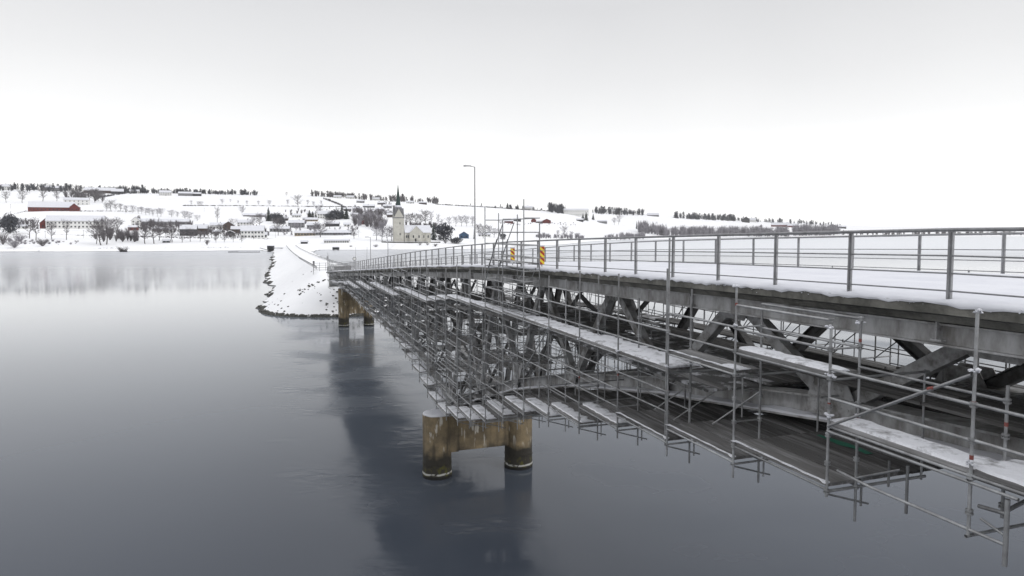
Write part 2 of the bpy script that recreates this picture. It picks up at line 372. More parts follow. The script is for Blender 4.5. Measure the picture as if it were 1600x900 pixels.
# ---- causeway: a mound of rock fill under snow carrying the road
CW0 = 162.0
def fbm(x, y):
    return 0.5*sin(x*0.21+1.3)*cos(y*0.17+0.4) + 0.3*sin(x*0.53+y*0.31) + 0.2*sin(x*1.3+2)*sin(y*1.1+1) + 0.13*sin(x*2.6+y*1.9)
def road_z(s): return .35 + interp(s, [(150,8.3),(165,8.1),(200,7.5),(300,5.8),(400,4.6),(560,3.6),(760,3.6),(800,4)])
def mound(s, d):
    """height at s along, d across from the road's middle"""
    e = abs(d) if s > CW0 else sqrt(d*d + (s-CW0)**2)
    wv = interp(s, [(140,16.5),(165,16.5),(175,16.5),(195,15.5),(230,14.0),(245,16.5),(300,17),(370,15.5),(480,16),(620,16),(700,30)])
    wv *= 1 + 0.05*sin(s*0.35) + 0.04*sin(s*0.9+1)
    if s < CW0: wv = 17.5
    zt = road_z(max(s, CW0))
    if e < 4.6: return zt + 0.03*fbm(s*2, d*2)
    f = min((e - 4.6) / (wv - 4.6), 1.25)
    z = zt * (1 - f)
    amp = 0.55 * min(1, (e - 4.6) / 3)
    return z + amp * (0.55*fbm(s, d) + 0.30*fbm(s*2.7+5, d*2.7)) * (1.0 if f < 0.93 else 0.45)
ss = np.concatenate([np.arange(139, 200, 0.75), np.arange(200, 330, 2.0), np.arange(330, 760, 6)])
ds = np.concatenate([np.arange(-27, -4.6, 0.75), [-4.6,-3,0,3,4.6], np.arange(5.2, 27.1, 0.75)])
DM = 13.8
tv = []
for s in ss:
    for d in ds:
        z = mound(s, d); p = P(s, DM + d, H); tv.append((p.x, p.y, z))
n = len(ds); fs = [(i*n+j, i*n+j+1, (i+1)*n+j+1, (i+1)*n+j) for i in range(len(ss)-1) for j in range(n-1)]
MB().add(tv, fs).build('causeway', M['terrain'], smooth=True, kind='structure')

def rock_mesh(seed):
    r = random.Random(seed); m = MB()
    import bmesh
    bm = bmesh.new(); bmesh.ops.create_icosphere(bm, subdivisions=1, radius=1)
    vs = [(v.co.x*r.uniform(.7,1.2), v.co.y*r.uniform(.7,1.2), v.co.z*r.uniform(.45,.8)) for v in bm.verts]
    fs = [tuple(v.index for v in f.verts) for f in bm.faces]; bm.free()
    return vs, fs
ROCKS = [rock_mesh(i) for i in range(6)]
def add_rock(mb, p, sc, r):
    vs, fs = r.choice(ROCKS); a = r.uniform(0, 6.28); ca, sa = cos(a), sin(a); q = r.uniform(.7, 1.3)
    mb.add([(p[0] + (x*ca*q - y*sa)*sc, p[1] + (x*sa*q + y*ca)*sc, p[2] + z*sc) for x, y, z in vs], fs)
r_ = random.Random(5); mb = MB()
def waterline(s, sgn):
    lo, hi = 4.6, 27
    for _ in range(14):
        mid = (lo+hi)/2
        if mound(s, sgn*mid) > 0.1: lo = mid
        else: hi = mid
    return lo
def put_rock(mb, s, d, sc, lift=0.0):
    p = P(s, DM + d, H); add_rock(mb, (p.x, p.y, mound(s, d) + lift), sc, r_)
for i in range(520):          # the head of the mound
    a = r_.uniform(-pi*1.02, 0.02)
    dx, dy = cos(a), sin(a)
    lo, hi = 4.6, 27
    for _ in range(12):
        mid = (lo+hi)/2
        if mound(CW0 + dy*mid, dx*mid) > 0.15: lo = mid
        else: hi = mid
    e = lo + r_.uniform(-0.5, 0.3); put_rock(mb, CW0 + dy*e, dx*e, r_.uniform(0.25, 0.55), -0.05)
for i in range(420):
    s = CW0 + (r_.random()**1.6) * 330; e = waterline(s, -1) + r_.uniform(-0.6, 0.3)
    if sin(s*0.13) + 0.6*sin(s*0.31+1) < -0.15 and s > 178: continue
    put_rock(mb, s, -e, r_.uniform(0.3, 0.75)*(1 + (s-CW0)/400), 0.0)
for i in range(150):
    s = CW0 + (r_.random()**1.6) * 300; e = waterline(s, 1) + r_.uniform(-0.4, 0.3)
    put_rock(mb, s, e, r_.uniform(0.3, 0.6), 0.0)
mb.build('shore_rocks', M['rock'], kind='stuff')
mb = MB()
for (cs, cd, ns, sd, dd) in ((146, -2.5, 20, 3.5, 1.8), (150, -7, 7, 3.5, 1.6), (157, -10.5, 9, 1.6, 3.4), (152, -12, 7, 3, 2), (166, -12, 6, 5, 2), (148.5, 4, 50, 3, 4), (156, -6, 22, .8, 2.2), (147, 1, 30, 2, 3), (160, -16, 5, 5, 1), (185, -9, 5, 9, 3), (151,-1,8,2.5,2)):
    for i in range(ns):
        put_rock(mb, cs + r_.gauss(0, sd)*.8, cd + r_.gauss(0, dd)*.8, r_.uniform(0.12, 0.36), -0.02)
mb.build('slope_rocks', M['rock'], kind='stuff')

# ================================================================= THE BRIDGE
S0, S1 = -26.0, 150.0
DN, DF = 10.0, 17.7           # slab edges
TN, TF = 12.0, 16.0           # truss planes
bridge = empty('bridge', P(48, DM, H), label='long grey steel truss bridge with snowy deck crossing the lake on concrete piers', category='bridge')
binv = Matrix.Translation(-bridge.location)
def bpart(mb, name, m, parent=None, **k):
    """bridge pieces are modelled in world coordinates; shift to the bridge's origin"""
    par = parent or bridge
    off = bridge.location
    mb.v = [(a-off.x, b-off.y, c-off.z) for a, b, c in mb.v]
    return mb.build(name, m, par, **k)
sst = list(np.arange(S0, S1 + .01, 2.0))
def strip(mb, prof, s_list, zf=deck):
    rings = [[P(s, D, zf(s) - dz) for D, dz in prof] for s in s_list]
    mb.loft(rings)
def jit(s, k): return 0.035*sin(s*3.1+k)+0.02*sin(s*7.7+k*2)+0.02*sin(s*17.3+k)
mb = MB(); strip(mb, [(DN,-.04),(DN,-.22),(DN+.25,-.27),(DF-.25,-.27),(DF,-.22),(DF,-.04),(DF-.3,.0),(DN+.3,.0)][::-1], sst)
slab = bpart(mb, 'deck_slab', M['slab'])
for Da, Db in ((10.28, 10.9), (16.8, 17.42)):
    mb = MB(); strip(mb, [(Da,-.275),(Da+.1,-.40),(Db-.1,-.40),(Db,-.275)][::-1], sst, lambda s_: deck(s_)); bpart(mb, 'haunch', M['slab'])
# snow on the deck, edge uneven
mb = MB(); fine = list(np.arange(S0, 30, 0.22)) + list(np.arange(30, S1, 0.8))
rings = []
for s in fine:
    j = jit(s, 0) + (0.05*max(0, sin(s*0.9)) if s < 40 else 0)
    z = deck(s)
    lp = .03 + .05*abs(sin(s*2.3)*sin(s*7.1+1)) + .03*abs(sin(s*13+2))
    rings.append([P(s, DN-.015, z+lp+.01), P(s, DN-.035-.02*sin(s*9), z+lp*.6), P(s, DN+.04+j, z-.015), P(s, DN+.3, z-.05), P(s, DN+1.1, z-.06-.01*sin(s)), P(s, 11.7, z-.07), P(s, 12.0, z-.035-.006*sin(s*3)), P(s, 12.4, z-.035), P(s, 12.65, z-.065), P(s, 13.7, z-.06), P(s, 13.95, z-.03), P(s, 14.35, z-.035), P(s, 14.6, z-.07),
                  P(s, 15.6, z-.08), P(s, DF-1.0, z-.12-.02*sin(s*1.7)), P(s, DF-.3, z-.10), P(s, DF-.02, z+.03)])
mb.loft(rings, closed=False, caps=False)
bpart(mb, 'snow_cover', M['snow'], smooth=True)
# snow clinging to fascia (crumbs)
mb = MB(); r_ = random.Random(11)
for i in range(420):
    s = r_.choice([r_.uniform(4, 30), r_.uniform(11.5, 16), r_.uniform(4,9)]); p = P(s, DN - .012, deck(s) + .03 + abs(r_.gauss(0, .045)))
    if abs(sin(s*0.8)) < 0.35 or p.z < H - deck(s) - .2: continue
    add_rock(mb, p, r_.uniform(.006, .018), r_)
bpart(mb, 'snow_crumbs', M['snow'], kind='stuff')
# edge girders
for D in (10.55, 17.15):
    for a in range(-26, 150, 8):
        b = min(a + 8, 150)
        mb = MB(); mb.beam(P(a, D, deck(a)+.60), P(b-.01, D, deck(b)+.60), ibeam(.38, .2), VDIR)
        bpart(mb, 'edge_girder', M['chord'])
# trusses
nodes_top = [48 - 3.6 - 7.2*i for i in range(0, 10)][::-1] + [48 + 3.5 + 7.0*i for i in range(0, 12)]
nodes_bot = [48 - 7.2*i for i in range(0, 11)][::-1] + [48 + 7.0*i for i in range(1, 13)]
nodes_top = [s for s in nodes_top if s > -25]; nodes_bot = [s for s in nodes_bot if s > -25]
TOPZ = 0.60        # axis of top chord below deck level
def top_pt(s, D): return P(s, D, deck(s) + TOPZ)
def bot_pt(s, D): return P(s, D, chord(s))
for D in (TN, TF):
    tops = sorted(nodes_top + [131.5])
    for a, b in zip(tops[:-1], tops[1:]):
        mb = MB().beam(top_pt(a, D), top_pt(b, D), ibeam(.42, .34), VDIR); bpart(mb, 'top_chord', M['truss'])
    bots = sorted(nodes_bot)
    for a, b in zip(bots[:-1], bots[1:]):
        h = .58
        mb = MB().beam(bot_pt(a, D), bot_pt(b, D), ibeam(h, .62, .045, .05), VDIR); c = bpart(mb, 'bottom_chord', M['chord'])
        if D == TN or b < 60:     # snow lying on the lower flange
            p0, p1 = bot_pt(a, D), bot_pt(b, D); mb = MB()
            for sg in ((-1,) if D == TN else (-1,)):
                rr = []
                for i in range(15):
                    t_ = i/14; q = p0.lerp(p1, t_) + VDIR*(sg*.19) + Vector((0,0,-h/2+.045))
                    jj = .02*sin(i*2.3+a)+.015*sin(i*5+a)
                    rr.append([q - VDIR*(.12+jj*.3), q + VDIR*.14, q + VDIR*.14 + Vector((0,0,.09+jj)), q - VDIR*.10 + Vector((0,0,.05+jj))])
                mb.loft(rr)
            bpart(mb, 'snow_ledge', M['snow'], c)
    seq = sorted([(s, 't') for s in nodes_top] + [(s, 'b') for s in nodes_bot])
    for (a, ka), (b, kb) in zip(seq[:-1], seq[1:]):
        if ka == kb: continue
        pa = top_pt(a, D) if ka == 't' else bot_pt(a, D); pb = top_pt(b, D) if kb == 't' else bot_pt(b, D)
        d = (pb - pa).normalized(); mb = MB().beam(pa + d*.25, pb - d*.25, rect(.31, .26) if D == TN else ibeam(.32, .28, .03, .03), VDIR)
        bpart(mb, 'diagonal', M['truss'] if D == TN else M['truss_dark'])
    for s in nodes_top:
        mb = MB(); z = deck(s) + TOPZ
        for sd in (-.19, .19):
            pts = [(-.75, .18), (.75, .18), (.75, -.12), (.45, -.55), (-.45, -.55), (-.75, -.12)]
            mb.loft([[P(s+x, D+sd-.012, z-y_) for x, y_ in pts], [P(s+x, D+sd+.012, z-y_) for x, y_ in pts]])
            if s < 15 and sd < 0:
                for bx in (-.55,-.35,-.15,.15,.35,.55):
                    for by in (.05, -.12, -.3):
                        if abs(bx) > .5 and by < -.2: continue
                        mb.tube(P(s+bx, D+sd-.03, z-by), P(s+bx, D+sd-.01, z-by), .022, n=6, cap=True)
        bpart(mb, 'gusset_plate', M['truss'])
    for s in nodes_bot:
        mb = MB(); z = chord(s)
        for sd in (-.245, .245):
            g = 1.0 if s < 15 else .62
            pts = [(-.7*g, -.2), (.7*g, -.2), (.7*g, .24), (.42*g, .64*g+.08), (-.42*g, .64*g+.08), (-.7*g, .24)]
            mb.loft([[P(s+x, D+sd-.012, z-y_) for x, y_ in pts], [P(s+x, D+sd+.012, z-y_) for x, y_ in pts]])
            if s < 15 and sd < 0:
                for bx in (-.5,-.3,-.1,.1,.3,.5):
                    for by in (-.1, .1, .3, .48):
                        if abs(bx) > .4 and by > .25: continue
                        mb.tube(P(s+bx, D+sd-.03, z-by), P(s+bx, D+sd-.01, z-by), .022, n=6, cap=True)
        bpart(mb, 'gusset_plate', M['truss'])
for s in nodes_top:
    mb = MB().beam(P(s, DN+.4, deck(s)+.52), P(s, DF-.4, deck(s)+.52), ibeam(.42, .2), UDIR); bpart(mb, 'floor_beam', M['truss'])
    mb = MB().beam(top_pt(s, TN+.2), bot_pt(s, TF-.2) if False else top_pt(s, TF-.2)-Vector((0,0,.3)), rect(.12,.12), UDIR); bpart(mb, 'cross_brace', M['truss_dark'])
for i, s in enumerate(nodes_bot):
    mb = MB().beam(bot_pt(s, TN+.2), bot_pt(s, TF-.2), ibeam(.3, .2), UDIR); bpart(mb, 'cross_beam', M['truss'])
    if i + 1 < len(nodes_bot):
        s2 = nodes_bot[i+1]
        for A, B in (((s, TN+.2), (s2, TF-.2)), ((s, TF-.2), (s2, TN+.2))):
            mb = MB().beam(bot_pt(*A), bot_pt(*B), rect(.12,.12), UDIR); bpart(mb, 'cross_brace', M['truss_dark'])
    if 20 < s < 125:
        st = s - 3.5 if s > 48 else s + 3.6
        for A, B in ((TN+.2, TF-.2), (TF-.2, TN+.2)):
            mb = MB().beam(bot_pt(s, A), P(s, B, deck(s)+1.2), rect(.16,.16), UDIR); bpart(mb, 'cross_brace', M['truss_dark'])
# bridge end wall / bearing block
mb = MB().loft([[P(136, D, deck(136)+.55), P(150, D, deck(150)+.55), P(150, D, deck(150)+3.2), P(146, D, deck(146)+3.0), P(136,D,deck(136)+1.6)] for D in (10.6, 17.1)])
bpart(mb, 'end_span', M['slab'])
# railings
def railing(D, s_first, step, s_end):
    global deck
    sts = []; s = s_first
    while s - step > S0: s -= step
    while s < s_end: sts.append(s); s += step
    rl = [Vector(P(a, D, deck(a))) for a in sts]
    mb = MB()
    rail = None
    hs = [1.12, .71, .43, .15]
    for k, hgt in enumerate(hs):
        m2 = MB()
        for i in range(len(sts)-1):
            a = rl[i] + Vector((0,0,hgt)); b = rl[i+1] + Vector((0,0,hgt)); 
            m2.tube(a, b, .030 if k == 0 else .014, n=8 if k == 0 else 5)
        if k == 0:
            rail = empty('railing', (0,0,0)); rail.parent = bridge
            o = bpart(m2, 'handrail', M['rail'], rail, smooth=True)
        else: bpart(m2, 'rail_bar', M['rail'], rail, smooth=True)
    pm = MB().box(-.022, .022, -.038, .038, -.05, 1.10); pm.box(-.07,.07,-.08,.08,-.05,-.02)
    pm.box(-.045, .045, -.012, .012, -.03, 1.09)
    me = pm.mesh('railing_post', M['rail'])
    off = bridge.location
    for i, s in enumerate(sts):
        p = rl[i] - off
        mw = Matrix.Translation(p) @ BR @ Matrix.Rotation(random.uniform(-.008,.008), 4, 'Y')
        inst('railing_post', me, rail, mw)
railing(10.10, 7.95, 2.0, 149.5)
railing(17.45, 12.3, 2.4, 149.5)

# ---- piers
def pier(name, s, top, Ds, rad, wall_lo, label, octo=False, wall_t=.9, snow=True):
    c = P(s, sum(Ds)/2, H); e = empty(name, c, TH, label=label, category='bridge pier')
    for D in Ds:
        x = D - sum(Ds)/2; rings = []
        for z in list(np.linspace(-2, 0.1, 3)) + list(np.linspace(.3, top, 9)):
            r = rad * (1.035 if z < .45 else 1.0)
            rings.append([(x + r*cos(2*pi*i/40), r*sin(2*pi*i/40), z) for i in range(40)])
        rings.append([(x + (rad-.04)*cos(2*pi*i/40), (rad-.04)*sin(2*pi*i/40), top+.03) for i in range(40)])
        mb = MB().loft(rings); o = mb.build('column', M['pier'], e, smooth=False)
        if snow:
            rings = []
            for r, z in ((rad-.03, top+.03), (rad-.02, top+.09), (rad-.10, top+.15), (rad-.35, top+.19), (.2, top+.21)):
                rings.append([(x + r*(1+.012*sin(i*1.3))*cos(2*pi*i/40), r*(1+.012*sin(i*1.7))*sin(2*pi*i/40), z+.012*sin(i*.9)) for i in range(40)])
            MB().loft(rings).build('snow_cap', M['snow'], o, smooth=True)
        if not octo:
            for zz, rr in ((1.02, .02),):
                mb = MB()
                rings = []
                for i in range(48):
                    a = 2*pi*i/48; ce = Vector((x + (rad*1.03)*cos(a), (rad*1.03)*sin(a), zz + .03*sin(3*a)))
                    rr2 = rr*(1+.4*sin(i*2.1)+.3*sin(i*5.3)); er = Vector((cos(a), sin(a), 0))
                    rings.append([ce + er*rr2, ce + Vector((0,0,rr2)), ce - er*rr2*.3, ce - Vector((0,0,rr2))])
                rings.append(rings[0]); mb.loft(rings, caps=False)
                mb.build('ice_collar' if zz < .5 else 'form_ring', M['snow_thin'] if zz < .5 else M['pier'], o, smooth=True)
    a, b = Ds[0]-sum(Ds)/2, Ds[1]-sum(Ds)/2
    a += rad*.9; b -= rad*.9
    mb = MB(); mb.box(a, b, -wall_t/2, wall_t/2, wall_lo, top-.02)
    mb.box(a-.05, a+.55, -wall_t/2-.06, wall_t/2+.06, wall_lo-.05, top-.05)
    mb.build('pier_wall', M['pier'], e)
    for D in (TN, TF):
        x = D - sum(Ds)/2; zt = H - chord(s) - .3
        MB().box(x-.4, x+.4, -.4, .4, top+.031 if snow else top, max(zt, top+.1)).build('bearing_block', M['chord'], e)
    return e
pier('bridge_pier', 47.7, 4.5, (10.75, 17.0), 1.03, 1.8, 'nearer stained concrete bridge pier with snow on its round left column')
pier('bridge_pier', 129.7, 7.1, (11.7, 16.3), .95, 2.45, 'far tan concrete bridge pier standing beside the snowy causeway tip', octo=True, wall_t=1.2)

# ================================================================= SCAFFOLDING
scaf = empty('scaffolding', P(24, 9.3, H-0), 0, label='grey tube scaffolding with snowy plank walkways hanging around the steel bridge truss', category='scaffolding')
SOFF = scaf.location.copy()
BAY = 2.57
def sk(k): return 6.66 + BAY*k
UNIT_TUBE = MB().tube((0,0,0),(0,0,1), 1, n=8)
UNIT_TUBE6 = MB().tube((0,0,0),(0,0,1), 1, n=5)
UNIT_PLANK = MB(); UNIT_PLANK.box(-.5,.5,-.5,.5,-.5,.5)
ME = {}
store = {}
def tube_el(kind, a, b, r=.0242, m='steel_tube'):
    store.setdefault((kind, m), []).append(('t', Vector(a), Vector(b), r))
def plank_el(kind, a, b, wd, th, m):
    """a,b centreline ends"""
    store.setdefault((kind, m), []).append(('p', Vector(a), Vector(b), (wd, th)))
def frame_matrix(a, b, sx_, sy_):
    d = b - a; L = d.length; z = d / L
    ref = Vector((0,0,1)) if abs(z.z) < .9 else UDIR
    x = ref.cross(z).normalized(); y = z.cross(x)
    m = Matrix(((x.x*sx_, y.x*sy_, d.x, a.x), (x.y*sx_, y.y*sy_, d.y, a.y), (x.z*sx_, y.z*sy_, d.z, a.z), (0,0,0,1)))
    return m
def emit(parent, off, limit=290):
    tu8 = None
    for (kind, mname), items in store.items():
        items.sort(key=lambda it: ((it[1]+it[2])/2 - Vector((0,0,H))).length)
    # the limit counts per kind, whatever the material
    kinds = {}
    for (kind, mname), items in store.items():
        for it in items: kinds.setdefault(kind, []).append((((it[1]+it[2])/2 - Vector((0,0,H))).length, mname, it))
    for kind, L in kinds.items():
        L.sort(key=lambda q: q[0])
        for dist, mname, it in L[:limit]:
            key = (it[0], mname, kind)
            if key not in ME:
                if it[0] == 't': ME[key] = UNIT_TUBE.mesh(kind, M[mname], smooth=True)
                else: ME[key] = MB().box(-.5,.5,-.5,.5,0,1).mesh(kind, M[mname])
            _, a, b, r = it
            mw = frame_matrix(a-off, b-off, r, r) if it[0] == 't' else frame_matrix(a-off, b-off, r[0], r[1])
            o = inst(kind, ME[key], parent, mw)
        rest = {}
        for dist, mname, it in L[limit:]: rest.setdefault(mname, []).append(it)
        for mname, its in rest.items():
            V = []; Fc = []; n0 = 0
            for it in its:
                base = UNIT_TUBE6 if it[0] == 't' else MBOX
                _, a, b, r = it
                mw = frame_matrix(a-off, b-off, r, r) if it[0] == 't' else frame_matrix(a-off, b-off, r[0], r[1])
                A = np.array(base.v) @ np.array(mw.to_3x3()).T + np.array(mw.translation)
                V.append(A); Fc += [tuple(i+n0 for i in f) for f in base.f]; n0 += len(base.v)
            me = bpy.data.meshes.new(kind); me.from_pydata(np.concatenate(V).tolist(), [], Fc); me.materials.append(M[mname]); me.update()
            o = bpy.data.objects.new(kind, me); COL.objects.link(o); o.parent = parent; o['kind'] = 'stuff'
    store.clear()
MBOX = MB().box(-.5,.5,-.5,.5,0,1)

rs = random.Random(21)
K0, K1 = -4, 47
UP = {-4:3.36,-3:3.36,-2:3.36,-1:3.36,0:3.37,1:2.52,2:2.98,3:3.42,4:3.42,5:3.42,6:3.42,7:3.42,8:3.5,9:3.55,10:3.62,11:3.66,12:3.9,13:4.2,14:4.5,15:4.5,16:4.5,17:4.5,18:4.6}
for _k in range(19, 25): UP[_k] = 5.28
for _k in range(25, 30): UP[_k] = 6.05
for _k in range(30, 35): UP[_k] = 6.9
def up(k): return UP[k] if k in UP else deck(sk(k)) + 2.05 - (0.15 if (k//4)%2 else 0)
LOW = {-4:4.15,-3:4.15,-2:4.15,-1:4.15,0:4.15,1:4.47,2:4.82,3:5.17,4:5.54,5:6.15,6:6.6,7:7.1,8:7.88,9:8.75,10:9.45,11:10.05,12:10.45,13:10.35,14:9.9,15:9.55,16:9.15,17:8.8}
def low(k):
    if k in LOW: return LOW[k]
    return interp(sk(k), [(53,8.7),(64,8.45),(74,8.35),(87,8.1),(100,7.95),(115,8.6),(129,9.4)])
ROWS = [9.0, 9.65]
FROWS = [18.35, 19.0]
for k in range(K0, K1+1):
    s = sk(k)
    lo = max(low(k), low(k-1) if k-1 >= K0 else 0)
    for ri, D in enumerate(ROWS):
        tp = deck(s) + rs.choice([.05, .15, .3, -.1, .6])
        if k in (3,): tp = 0.15 if ri == 0 else deck(s)+.2
        if k in (1,): tp = 1.62 if ri == 0 else 1.55
        if k in (2,): tp = 1.12 if ri == 0 else 1.6
        if k == 0: tp = 1.05 if ri == 0 else 2.15
        if k in (7,8,9): tp = deck(s) - .1
        bt = lo + rs.choice([.3, .35, .28]) + (.25 if ri else 0)
        if k == 0: bt = 4.2 if ri == 0 else 4.05
        if k < 0: bt = 3.6
        if k == 1: bt = 5.15 if ri else 4.62
        if k in (12,13,14): bt = lo + .3
        tube_el('standard', P(s, D, tp), P(s, D, bt))
    if 1 <= k < 12:      # bracket frames hanging under the outer walkway
        z = lo
        tube_el('standard', P(s, ROWS[1]+.13, z-.1), P(s, ROWS[1]+.13, z+.42), .02)
        tube_el('bracket', P(s, ROWS[0], z+.10), P(s, ROWS[1]+.3, z+.40), .018)
        tube_el('bracket', P(s, ROWS[0]-.02, z+.06), P(s, ROWS[1]+.7, z+.06), .022)
    # far side rows
    for D in FROWS: tube_el('standard', P(s, D, deck(s) + rs.choice([-.1,.3,.9])), P(s, D, chord(s)+.6))
    # inner rows
    for D in (11.2, 13.1, 14.9, 17.0):
        if k % 2 == 0 or D in (11.2,):
            tube_el('standard', P(s, D, (up(k)+ (0 if k > 3 else .1)) if D != 11.2 else up(k)-.9*(k > 4)), P(s, D, chord(s)+.75), .022)
    if k == K1: continue
    s2 = sk(k+1); u, l = up(k), low(k)
    # ledgers of the outer rows at 0.5 m
    z = u + .5
    lv = [u, u-.5] + ([u-1.0] if k < 6 or rs.random() < .6 else []) + ([u-1.5] if k > 3 and rs.random() < .4 else [])
    while z < l - .35: lv.append(z); z += .5
    lv += [l+.02] if k >= 1 else []
    for ri, D in enumerate(ROWS):
        for z in lv:
            if ri == 1 and k < 12 and z not in (u, u-1.0) and abs(z-l) > .05 and rs.random() < .72: continue
            if ri == 1 and z not in (u,) and rs.random() < .6: continue
            if ri == 0 and k > 5 and z > u and z < l-.2 and rs.random() < .38: continue
            if ri == 0 and k < 3 and u < z < l-.1 and rs.random() < .35: continue
            if z < deck(s) + .25: continue
            tube_el('ledger', P(s, D, z), P(s2, D, z))
    # far rows: guard rails and lifts
    z = deck(s)+.5; 
    for D in FROWS:
        z = deck(s) + .6
        while z < chord(s) + .3:
            if rs.random() < .8: tube_el('ledger', P(s, D, z), P(s2, D, z), .02)
            z += .5
    # inner ledgers
    for D in (11.2, 14.9):
        z = u + 1.0
        while z < chord(s):
            if rs.random() < .5: tube_el('ledger', P(s, D, z), P(s2, D, z), .022)
            z += 1.0 if D == 11.2 else 2.0
    # transoms
    for z in [u+.04, u+2, u+4, u+6, u+8, l+.06]:
        if z > l + .1: continue
        tube_el('transom', P(s, 8.95, z), P(s, 11.3, z))
        if z == u+.04: tube_el('transom', P(s, 11.3, z+.62), P(s, 19.05, z+.62), .022)
        elif k % 2 == 0: tube_el('transom', P(s, 11.3, z), P(s, 19.05, z), .022)
    for z in lv:
        if rs.random() < .3: tube_el('transom', P(s, ROWS[0], z), P(s, ROWS[1], z), .02)
    # braces
    if k % 3 == 0 and k >= 3:
        z = u
        while z < l - 1.8:
            tube_el('brace', P(s, ROWS[0]-.03, z), P(s2, ROWS[0]-.03, z+2), .02); z += 2
    if k % 2 == 0 and k > 3:
        z = u + .2; fl = 1
        while z < chord(s) - 1:
            a_, b_ = (11.2, 14.9) if fl > 0 else (14.9, 11.2)
            tube_el('brace', P(s, a_, z), P(s, b_, z+2), .02); z += 2; fl = -fl
            if rs.random() < .7: tube_el('brace', P(s, 17.0, z-2), P(s2, 17.0, z), .02)
    if rs.random() < .5 and k > 2: tube_el('brace', P(s, 18.35, deck(s)+1.5), P(s2, 18.35, deck(s)+3.5), .02)
# big sloping brace in the near bay and others seen there
tube_el('brace', P(sk(0)+.0, 8.94, 1.95), P(sk(1)-.05, 8.94, 3.35), .0245)
for s_, z_ in ((13.3, 4.5), (15.0, 4.85), (16.6, 5.2)):
    tube_el('brace', P(s_, 10.9, z_-.7), P(s_+.5, 9.9, z_+.15), .02)
# guard-rail tubes below the nearest bays
tube_el('ledger', P(6.15, 9.0, 4.12), P(8.3, 9.0, 4.12)); tube_el('ledger', P(8.3, 9.0, 4.12), P(9.1, 9.1, 4.12))
tube_el('ledger', P(6.0, 8.98, 3.45), P(sk(1), 8.98, 3.45))
tube_el('standard', P(6.15, 9.0, 3.5), P(6.15, 9.0, 4.4), .032)
tube_el('bracket', P(6.15, 9.0, 3.65), P(6.3, 10.0, 3.55), .028); tube_el('bracket', P(6.5, 9.0, 3.9), P(6.15, 9.0, 4.0), .018)
tube_el('bracket', P(6.15, 9.0, 3.7), P(6.6, 9.1, 3.78), .028)
tube_el('standard', P(8.2, 9.65, 3.8), P(8.2, 9.65, 4.6)); tube_el('bracket', P(8.2, 9.5, 3.85), P(9.2, 9.65, 4.35), .02)
tube_el('standard', P(8.6, 9.7, 3.85), P(8.6, 9.7, 4.3), .02)
tube_el('standard', P(sk(3)+.14, 9.04, .9), P(sk(3)+.14, 9.04, 5.3)); tube_el('standard', P(sk(3)+.1, 9.7, 1.6), P(sk(3)+.1, 9.7, 5.3))
for k in range(-1, 14):
    for q in (.33, .66):
        s_ = sk(k) + BAY*q
        tube_el('standard', P(s_, 18.35, deck(s_)+.2), P(s_, 18.35, chord(s_)+.4), .02)
    tube_el('brace', P(sk(k), 18.3, deck(sk(k))+.8), P(sk(k+1), 18.3, chord(sk(k))-.2), .02)
    if k > 1:
        for D_ in (12.6, 15.6):
            tube_el('standard', P(sk(k)+.9, D_, up(k)+.65), P(sk(k)+.9, D_, chord(sk(k))+.4), .022)
            z_ = up(k) + 1.6
            while z_ < chord(sk(k)): tube_el('ledger', P(sk(k), D_, z_), P(sk(k+1), D_, z_), .02); z_ += 2.0
            if k % 2: tube_el('brace', P(sk(k), D_, up(k)+.7), P(sk(k+1), D_, chord(sk(k))), .02)

# planks: outer upper walkway, inner upper platform, lower platforms
for k in range(K0, K1):
    s, s2 = sk(k)+.015, sk(k+1)-.015; u, l = up(k), low(k)
    snowy = 'plank'
    for D in (9.17, 9.48):
        plank_el('plank', P(s, D, u-.055), P(s2, D, u-.055), .30, .06, 'plank' )
    for D in (9.17, 9.48):
        if k >= 1: plank_el('plank', P(s, D, l-.05), P(s2, D, l-.05), .30, .06, 'plank' if k < 6 else 'plank')
    # lower platform under the chord
    lz = min(l, chord(s)+.62) if k < 12 else chord(s)+.75
    if k < 11:
        lz = l + .0
        D = 9.83 if k > 0 else 11.1
        while D < 18.2:
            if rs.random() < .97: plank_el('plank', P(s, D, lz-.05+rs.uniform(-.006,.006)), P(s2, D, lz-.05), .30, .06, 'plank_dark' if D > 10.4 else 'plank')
            D += .325
    elif 11 <= k <= 18 or k % 2 == 0:
        D = 11.5
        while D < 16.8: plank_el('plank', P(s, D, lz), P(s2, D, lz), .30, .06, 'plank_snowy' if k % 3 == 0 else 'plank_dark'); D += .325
    # upper inner platform
    D = 10.3
    while D < 17.3:
        ui = u + .62 if k > 2 else (3.2 if D < 13 else 3.85)
        skip = (k in (0,1,2) and D < 11.0) or rs.random() < .04
        if not skip and not (abs(D-TN) < .2) and not (abs(D-TF) < .2):
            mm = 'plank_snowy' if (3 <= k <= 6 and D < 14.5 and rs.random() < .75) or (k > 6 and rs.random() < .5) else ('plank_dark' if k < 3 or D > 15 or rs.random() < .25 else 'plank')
            plank_el('plank', P(s, D, ui-.05+rs.uniform(-.006,.006)), P(s2, D, ui-.05), .30, .06, mm)
        D += .325
    # mid-height working platforms deep inside near the pier
    if 12 <= k <= 24 and k % 3 != 1 or k == 8:
        for zz in (u+2.2, u+4.2, u+6.2):
            if zz < chord(s) - .6:
                D = 13.0 if k > 8 else 10.2
                while D < (15.3 if k > 8 else 11.4):
                    plank_el('plank', P(s, D, zz), P(s2, D, zz), .30, .05, 'plank_snowy' if rs.random() < .3 else 'plank'); D += .325
emit(scaf, SOFF)
